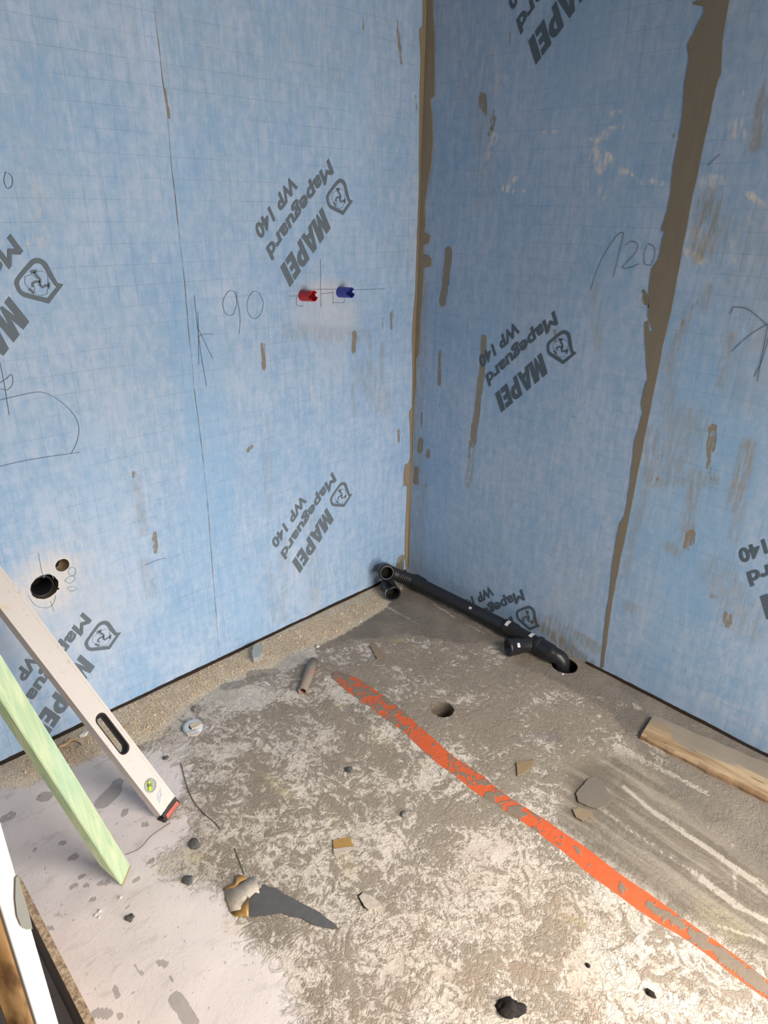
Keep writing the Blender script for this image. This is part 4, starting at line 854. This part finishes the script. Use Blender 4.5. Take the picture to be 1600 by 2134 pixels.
chunk('stone', (345, 1580), (.008, .007, .004), M_STONE, 'little dark stone on the floor just right of the spirit level', 'stone', 4)
chunk('stone', (727, 1605), (.010, .009, .006), M_STONE, 'dark pitted stone in the mortar left of the orange strip', 'stone', 5, amp=.7)
chunk('stone', (843, 1698), (.011, .009, .006), M_STONE2, 'grey stone in the mortar in the middle of the floor', 'stone', 6)
chunk('stone', (408, 1477), (.012, .009, .006), M_STONE2, 'grey crumbling stone behind the metal washer', 'stone', 7, amp=.7)
chunk('charred_lump', (1063, 2103), (.016, .024, .010), M_SOOT, 'black charred lump on the floor at the bottom edge of the picture', 'lump', 8, amp=.9, rot=.7)
chunk('charred_lump', (1355, 2072), (.006, .010, .005), M_SOOT, 'small dark brown lump on the floor near the orange strip at the bottom right', 'lump', 9, amp=.6)
chunk('charred_lump', (1225, 2013), (.004, .005, .004), M_SOOT, 'tiny black crumb between the charred lump and the orange strip', 'lump', 10)
def flat(name, px, mat, thick, label=None, cat=None, parent=None, z=.001, amp=.0008, seed=1, lift=None):
    pts = rag([onF(*p, z) for p in px], 4, amp, seed=seed)
    for i, p in enumerate(pts): p.z = z + (lift(p) if lift else 0)
    bm = bmesh.new(); slab(bm, pts, (0, 0, thick)); bmesh.ops.triangulate(bm, faces=[f for f in bm.faces if len(f.verts) > 4]); fixn(bm); o = mesh_obj(name, bm, mat, parent)
    return tag(o, label, cat) if label else o
M_FOIL = mat_mortar('dark_foil', (.085, .085, .088), (.125, .125, .125))
flat('dark_sheet_scrap', [(517,1862),(524,1862),(545,1853),(551,1842),(562,1850),(572,1850),(585,1858),(592,1864),(610,1872),(632,1885),(656,1896),(676,1911),(698,1926),(705,1937),(690,1936),(652,1928),(628,1914),(602,1909),(585,1903),(560,1907),(530,1911),(517,1911)],
     M_FOIL, .0018, 'torn dark grey triangular sheet scrap on the floor below the brown tape', 'scrap')
# torn piece of brown tape with its folded edges
M_TAPE = plain('brown_tape', (.40, .235, .075), .45, .5, var=.25, scale=25); M_TAPEG = plain('dusty_tape_back', (.47, .41, .35), .85, .2, var=.35, scale=120, bump=.4)
tp_ = empty('torn_tape', onF(505, 1875), 'curled torn brown packing tape on the floor touching the dark grey scrap', 'tape')
def bent(name, grid, mat, parent, th=.0008):
    bm = bmesh.new(); R = [[bm.verts.new(onF(x, y, z)) for x, y, z in row] for row in grid]
    for A, B in zip(R, R[1:]):
        for k in range(len(A)-1): bm.faces.new((A[k], A[k+1], B[k+1], B[k]))
    r = bmesh.ops.extrude_face_region(bm, geom=bm.faces[:])
    for g in r['geom']:
        if isinstance(g, bmesh.types.BMVert): g.co.z += th
    fixn(bm); return mesh_obj(name, bm, mat, parent, True)
bent('tape_back', [[(467,1854,.003),(472,1878,.004),(480,1900,.003)], [(487,1850,.010),(492,1876,.013),(500,1896,.012)], [(503,1838,.008),(508,1862,.016),(514,1876,.014)], [(518,1829,.004),(526,1846,.008),(532,1860,.004)], [(532,1826,.002),(538,1848,.004),(541,1862,.002)]], M_TAPEG, tp_)
bent('tape_fold', [[(480,1902,.002),(490,1910,.002)], [(497,1897,.010),(504,1910,.002)], [(508,1884,.016),(514,1910,.003)], [(518,1868,.014),(518,1912,.004)]], M_TAPE, tp_)
bent('tape_edge', [[(466,1855,.003),(468,1850,.001)], [(490,1849,.011),(492,1838,.006)], [(500,1838,.012),(494,1822,.006)], [(516,1831,.006),(508,1825,.010)]], M_TAPE, tp_)
o = flat('tape_piece', [(694,1752),(712,1748),(727,1745),(733,1756),(739,1766),(722,1772),(700,1780),(695,1770)], M_TAPE, .002, 'small square of shiny brown tape stuck in the mortar in the middle of the floor', 'tape')
flat('dusty_film', [(694,1770),(722,1766),(739,1764),(738,1769),(716,1778),(697,1783)], M_TAPEG, .0012, parent=o, z=.0035)
o = flat('tape_piece', [(748,1870),(756,1862),(772,1868),(790,1880),(797,1890),(782,1894),(768,1898),(758,1888)], M_TAPEG, .003, 'folded dusty tape scrap with a dark edge right of the dark grey sheet scrap', 'tape', amp=.001)
flat('dark_edge', [(746,1866),(756,1859),(754,1872),(760,1890),(768,1898),(756,1890),(749,1876)], M_SOOT, .0015, parent=o, z=.0008)
# sunken slabs of hardened mortar
M_SLAB = mat_mortar('hard_mortar', (.165, .142, .118), (.215, .185, .152), .1)
flat('mortar_slab', [(1226,1624),(1240,1622),(1255,1632),(1268,1655),(1273,1670),(1262,1682),(1245,1687),(1222,1680),(1205,1672),(1200,1655),(1212,1640)], M_SLAB, .004, 'smooth flat slab of grey mortar on the floor right of the orange strip', 'mortar slab')
flat('brown_shard', [(1076,1590),(1098,1588),(1113,1584),(1108,1598),(1092,1612),(1078,1618)], mat_mortar('rusty_shard', (.24, .165, .09), (.33, .24, .14)), .003, 'triangular brown shard in the mortar right of the orange strip', 'shard')
flat('brown_shard', [(1193,1688),(1208,1684),(1232,1692),(1240,1706),(1222,1704),(1214,1712),(1200,1704)], mat_mortar('brown_shard_b', (.21, .155, .10), (.32, .25, .17)), .003, 'ragged brown shard just below the smooth flat mortar slab', 'shard')
flat('brown_shard', [(1170,1338),(772,1340)][0:0] or [(770,1345),(782,1342),(796,1362),(800,1372),(786,1374),(778,1360)], mat_mortar('brown_shard_c', (.24, .175, .12), (.33, .25, .18)), .003, 'small brown shard in grey mortar near the corner', 'shard')
# piece of grey brick by the left wall
M_BRICK = plain('pale_grey_block', (.42, .43, .41), .85, .3, var=.15, scale=60, bump=.3)
flat('block_fragment', [(528,1362),(530,1355),(546,1353),(548,1368),(541,1380),(528,1381),(526,1376)], M_BRICK, .022, 'small pale grey block fragment on the sand at the foot of the left wall', 'fragment', amp=.0006)
# ring shaped washer
wz = onF(402, 1518); wr = empty('metal_washer', wz, 'round bluish-white ring lying on the floor right of the spirit level', 'washer')
bm = bmesh.new(); lathe(bm, wz + V((0, 0, .001)), (-.10, -.12, 1), [(0, .012), (.009, .0115), (.011, .0135), (.0105, .026), (.008, .0285), (0, .0295)], 40); fixn(bm)
mesh_obj('ring', bm, plain('bluish_plaster_ring', (.50, .55, .60), .6, .4, var=.18, scale=50), wr, True)
bm = bmesh.new(); slab(bm, rag([onF(395,1514,.010), onF(402,1508,.010), onF(418,1506,.010), onF(422,1511,.010), onF(412,1517,.010), onF(400,1521,.010)], 3, .001), (0, 0, .005)); fixn(bm)
mesh_obj('plaster_crumb', bm, plain('cream_crumb', (.62, .53, .43), .9, var=.2), wr)
bm = bmesh.new(); slab(bm, rag([onF(389,1529,.009), onF(405,1527,.009), onF(418,1526,.009), onF(414,1531,.009), onF(404,1534,.009), onF(392,1535,.006)], 3, .0008), (0, 0, .003)); fixn(bm)
mesh_obj('plaster_rim', bm, plain('cream_rim', (.66, .58, .51), .9, var=.15), wr)
# broken mortar covered pipe stub with a red inside
pa, pb = onF(653, 1378, .008), onF(630, 1441, .010)
ps = empty('broken_pipe_stub', V((pb.x, pb.y, 0)), 'broken mortar covered pipe stub with a dark red end near the orange strip', 'pipe')
qz = N('mortar_over_red'); co = qz.coord(); nn_ = qz.noise(co, 55, 4, .6, .8); c_ = qz.mix(qz.step(nn_, .54, .62), (.26, .225, .19), (.42, .16, .13)); qz.bump(nn_, .5, .002); M_MR = qz.out(c_, .8, .25)
bm = bmesh.new(); d_ = (pb-pa); Ls = d_.length; lathe(bm, pa, d_, [(0, .001), (0, .016), (Ls*.33, .017), (Ls*.66, .016), (Ls*.67, .0145), (Ls, .0145), (Ls, .0115), (Ls-.012, .011), (Ls-.012, .001)], 28)
for v in bm.verts: v.co += V((0, 0, .0018*noise.noise(v.co*60)))
fixn(bm); mesh_obj('stub_body', bm, M_MR, ps, True)
bm = bmesh.new(); lathe(bm, pb - d_.normalized()*.011, d_, [(0, .0108), (.001, .001)], 20, True); mesh_obj('broken_end', bm, plain('dark_red_interior', (.11, .035, .028), .9, var=.6, scale=150), ps)
# thin wires
M_WIRE = plain('grey_wire', (.14, .125, .105), .7)
def wire(px, r, label, seed=0):
    pts = smooth_line([onF(*p, .0015) for p in px], 8); bm = bmesh.new(); tube_path(bm, pts, r, 8); tag(mesh_obj('wire', bm, M_WIRE, None, True), label, 'wire')
wire([(377,1590),(383,1615),(392,1645),(405,1672),(425,1695),(445,1712),(459,1727)], .0013, 'thin dark wire curving over the floor right of the spirit level cap')
wire([(489,1768),(495,1785),(502,1803),(509,1822)], .0015, 'short straight dark wire ending at the torn brown tape')
wire([(355,1715),(335,1728),(312,1745),(298,1762),(282,1773),(262,1781)], .0007, 'hair-thin grey wire from the spirit level cap to the timber lath')
# white crumbs
M_CRUMB = plain('white_plaster_crumb', (.74, .70, .66), .9, var=.1)
for i, (x, y, s, where) in enumerate(((251,1871,.0035,'just below the foot of the timber lath'),(208,1899,.004,'on the pale floor, farthest of three below the lath'),(200,1907,.0035,'on the pale floor, leftmost of three below the lath'),(207,1912,.003,'on the pale floor, nearest of three below the lath'),
    (662,1348,.006,'in the sawdust edge beyond the pipe stub'),(751,1295,.004,'on the sand near the corner'),(1172,1405,.004,'on the mortar in front of the pipe elbow'),(175,1532,.010,'beside the spirit level on the sand'),(678,1417,.004,'between the pipe stub and the orange strip'))):
    chunk('plaster_crumb', (x, y), (s*1.2, s, s*.6), M_CRUMB, 'small white plaster crumb '+where, 'crumb', 20+i, sub=2, group='white plaster crumbs on the floor', amp=.6)
# curled wood shaving and small scraps near the left wall foot
M_SHAV = plain('wood_shaving', (.50, .36, .22), .8, var=.25, scale=60)
c0 = onF(150, 1570); bm = bmesh.new(); prev = None
for i in range(30):
    t = math.pi*1.15*i/29; p = c0 + V((-.032*math.cos(t)*.9, .030*math.sin(t), .006+.010*math.sin(t*2.0+.3)**2)); q_ = p + V((0, .002, .011))
    a, b = bm.verts.new(p), bm.verts.new(q_)
    if prev: bm.faces.new((prev[0], a, b, prev[1]))
    prev = (a, b)
r = bmesh.ops.extrude_face_region(bm, geom=bm.faces[:])
for g in r['geom']:
    if isinstance(g, bmesh.types.BMVert): g.co += V((0, .0012, .0006))
fixn(bm); tag(mesh_obj('wood_shaving', bm, M_SHAV, None, True), 'curled brown wood shaving on the sand between the lath and the spirit level', 'shaving')
# sawdust strewn along the left wall
Q = np.array([selF(onF(*p)) for p in [(20,1597),(240,1486),(458,1378),(790,1236),(800,1262),(700,1322),(600,1362),(470,1415),(380,1470),(330,1520),(220,1560),(150,1595),(60,1625)]])
def inside(p):
    c = False
    for k in range(len(Q)):
        a, b = Q[k], Q[(k+1) % len(Q)]
        if (a[1] > p[1]) != (b[1] > p[1]) and p[0] < a[0]+(p[1]-a[1])*(b[0]-a[0])/(b[1]-a[1]): c = not c
    return c
vsx, fcs = [], []; lo_, hi_ = Q.min(0), Q.max(0); cnt = 0
while cnt < 9000:
    p = rng.uniform(lo_, hi_)
    if not inside(p): continue
    cnt += 1; s = rng.uniform(.0007, .0019)*(2.2 if rng.random() < .05 else 1); a = rng.uniform(0, 6.28); e = rng.uniform(.4, 1); z = rng.uniform(0, .002); k = len(vsx)
    c, sn = math.cos(a), math.sin(a)
    for dx, dy, dz in ((-s, -s*.5*e, 0), (s, -s*.5*e, 0), (s*.8, s*.5*e, s*.7), (-s, s*.5*e, s*.5), (0, 0, s*1.2)):
        vsx.append((p[0]+dx*c-dy*sn, p[1]+dx*sn+dy*c, z+dz))
    fcs += [(k, k+1, k+2, k+3), (k, k+1, k+4), (k+1, k+2, k+4), (k+2, k+3, k+4), (k+3, k, k+4)]
qz = N('sawdust'); rn = qz.n('ShaderNodeNewGeometry').outputs['Random Per Island']; c_ = qz.mix(rn, (.50, .36, .22), (.92, .76, .55)); M_SAW = qz.out(c_, .9, .2)
tag(mesh_obj('sawdust', (vsx, [], fcs), M_SAW), 'loose tan sawdust and sand strewn along the foot of the left wall', 'sawdust', kind='stuff')
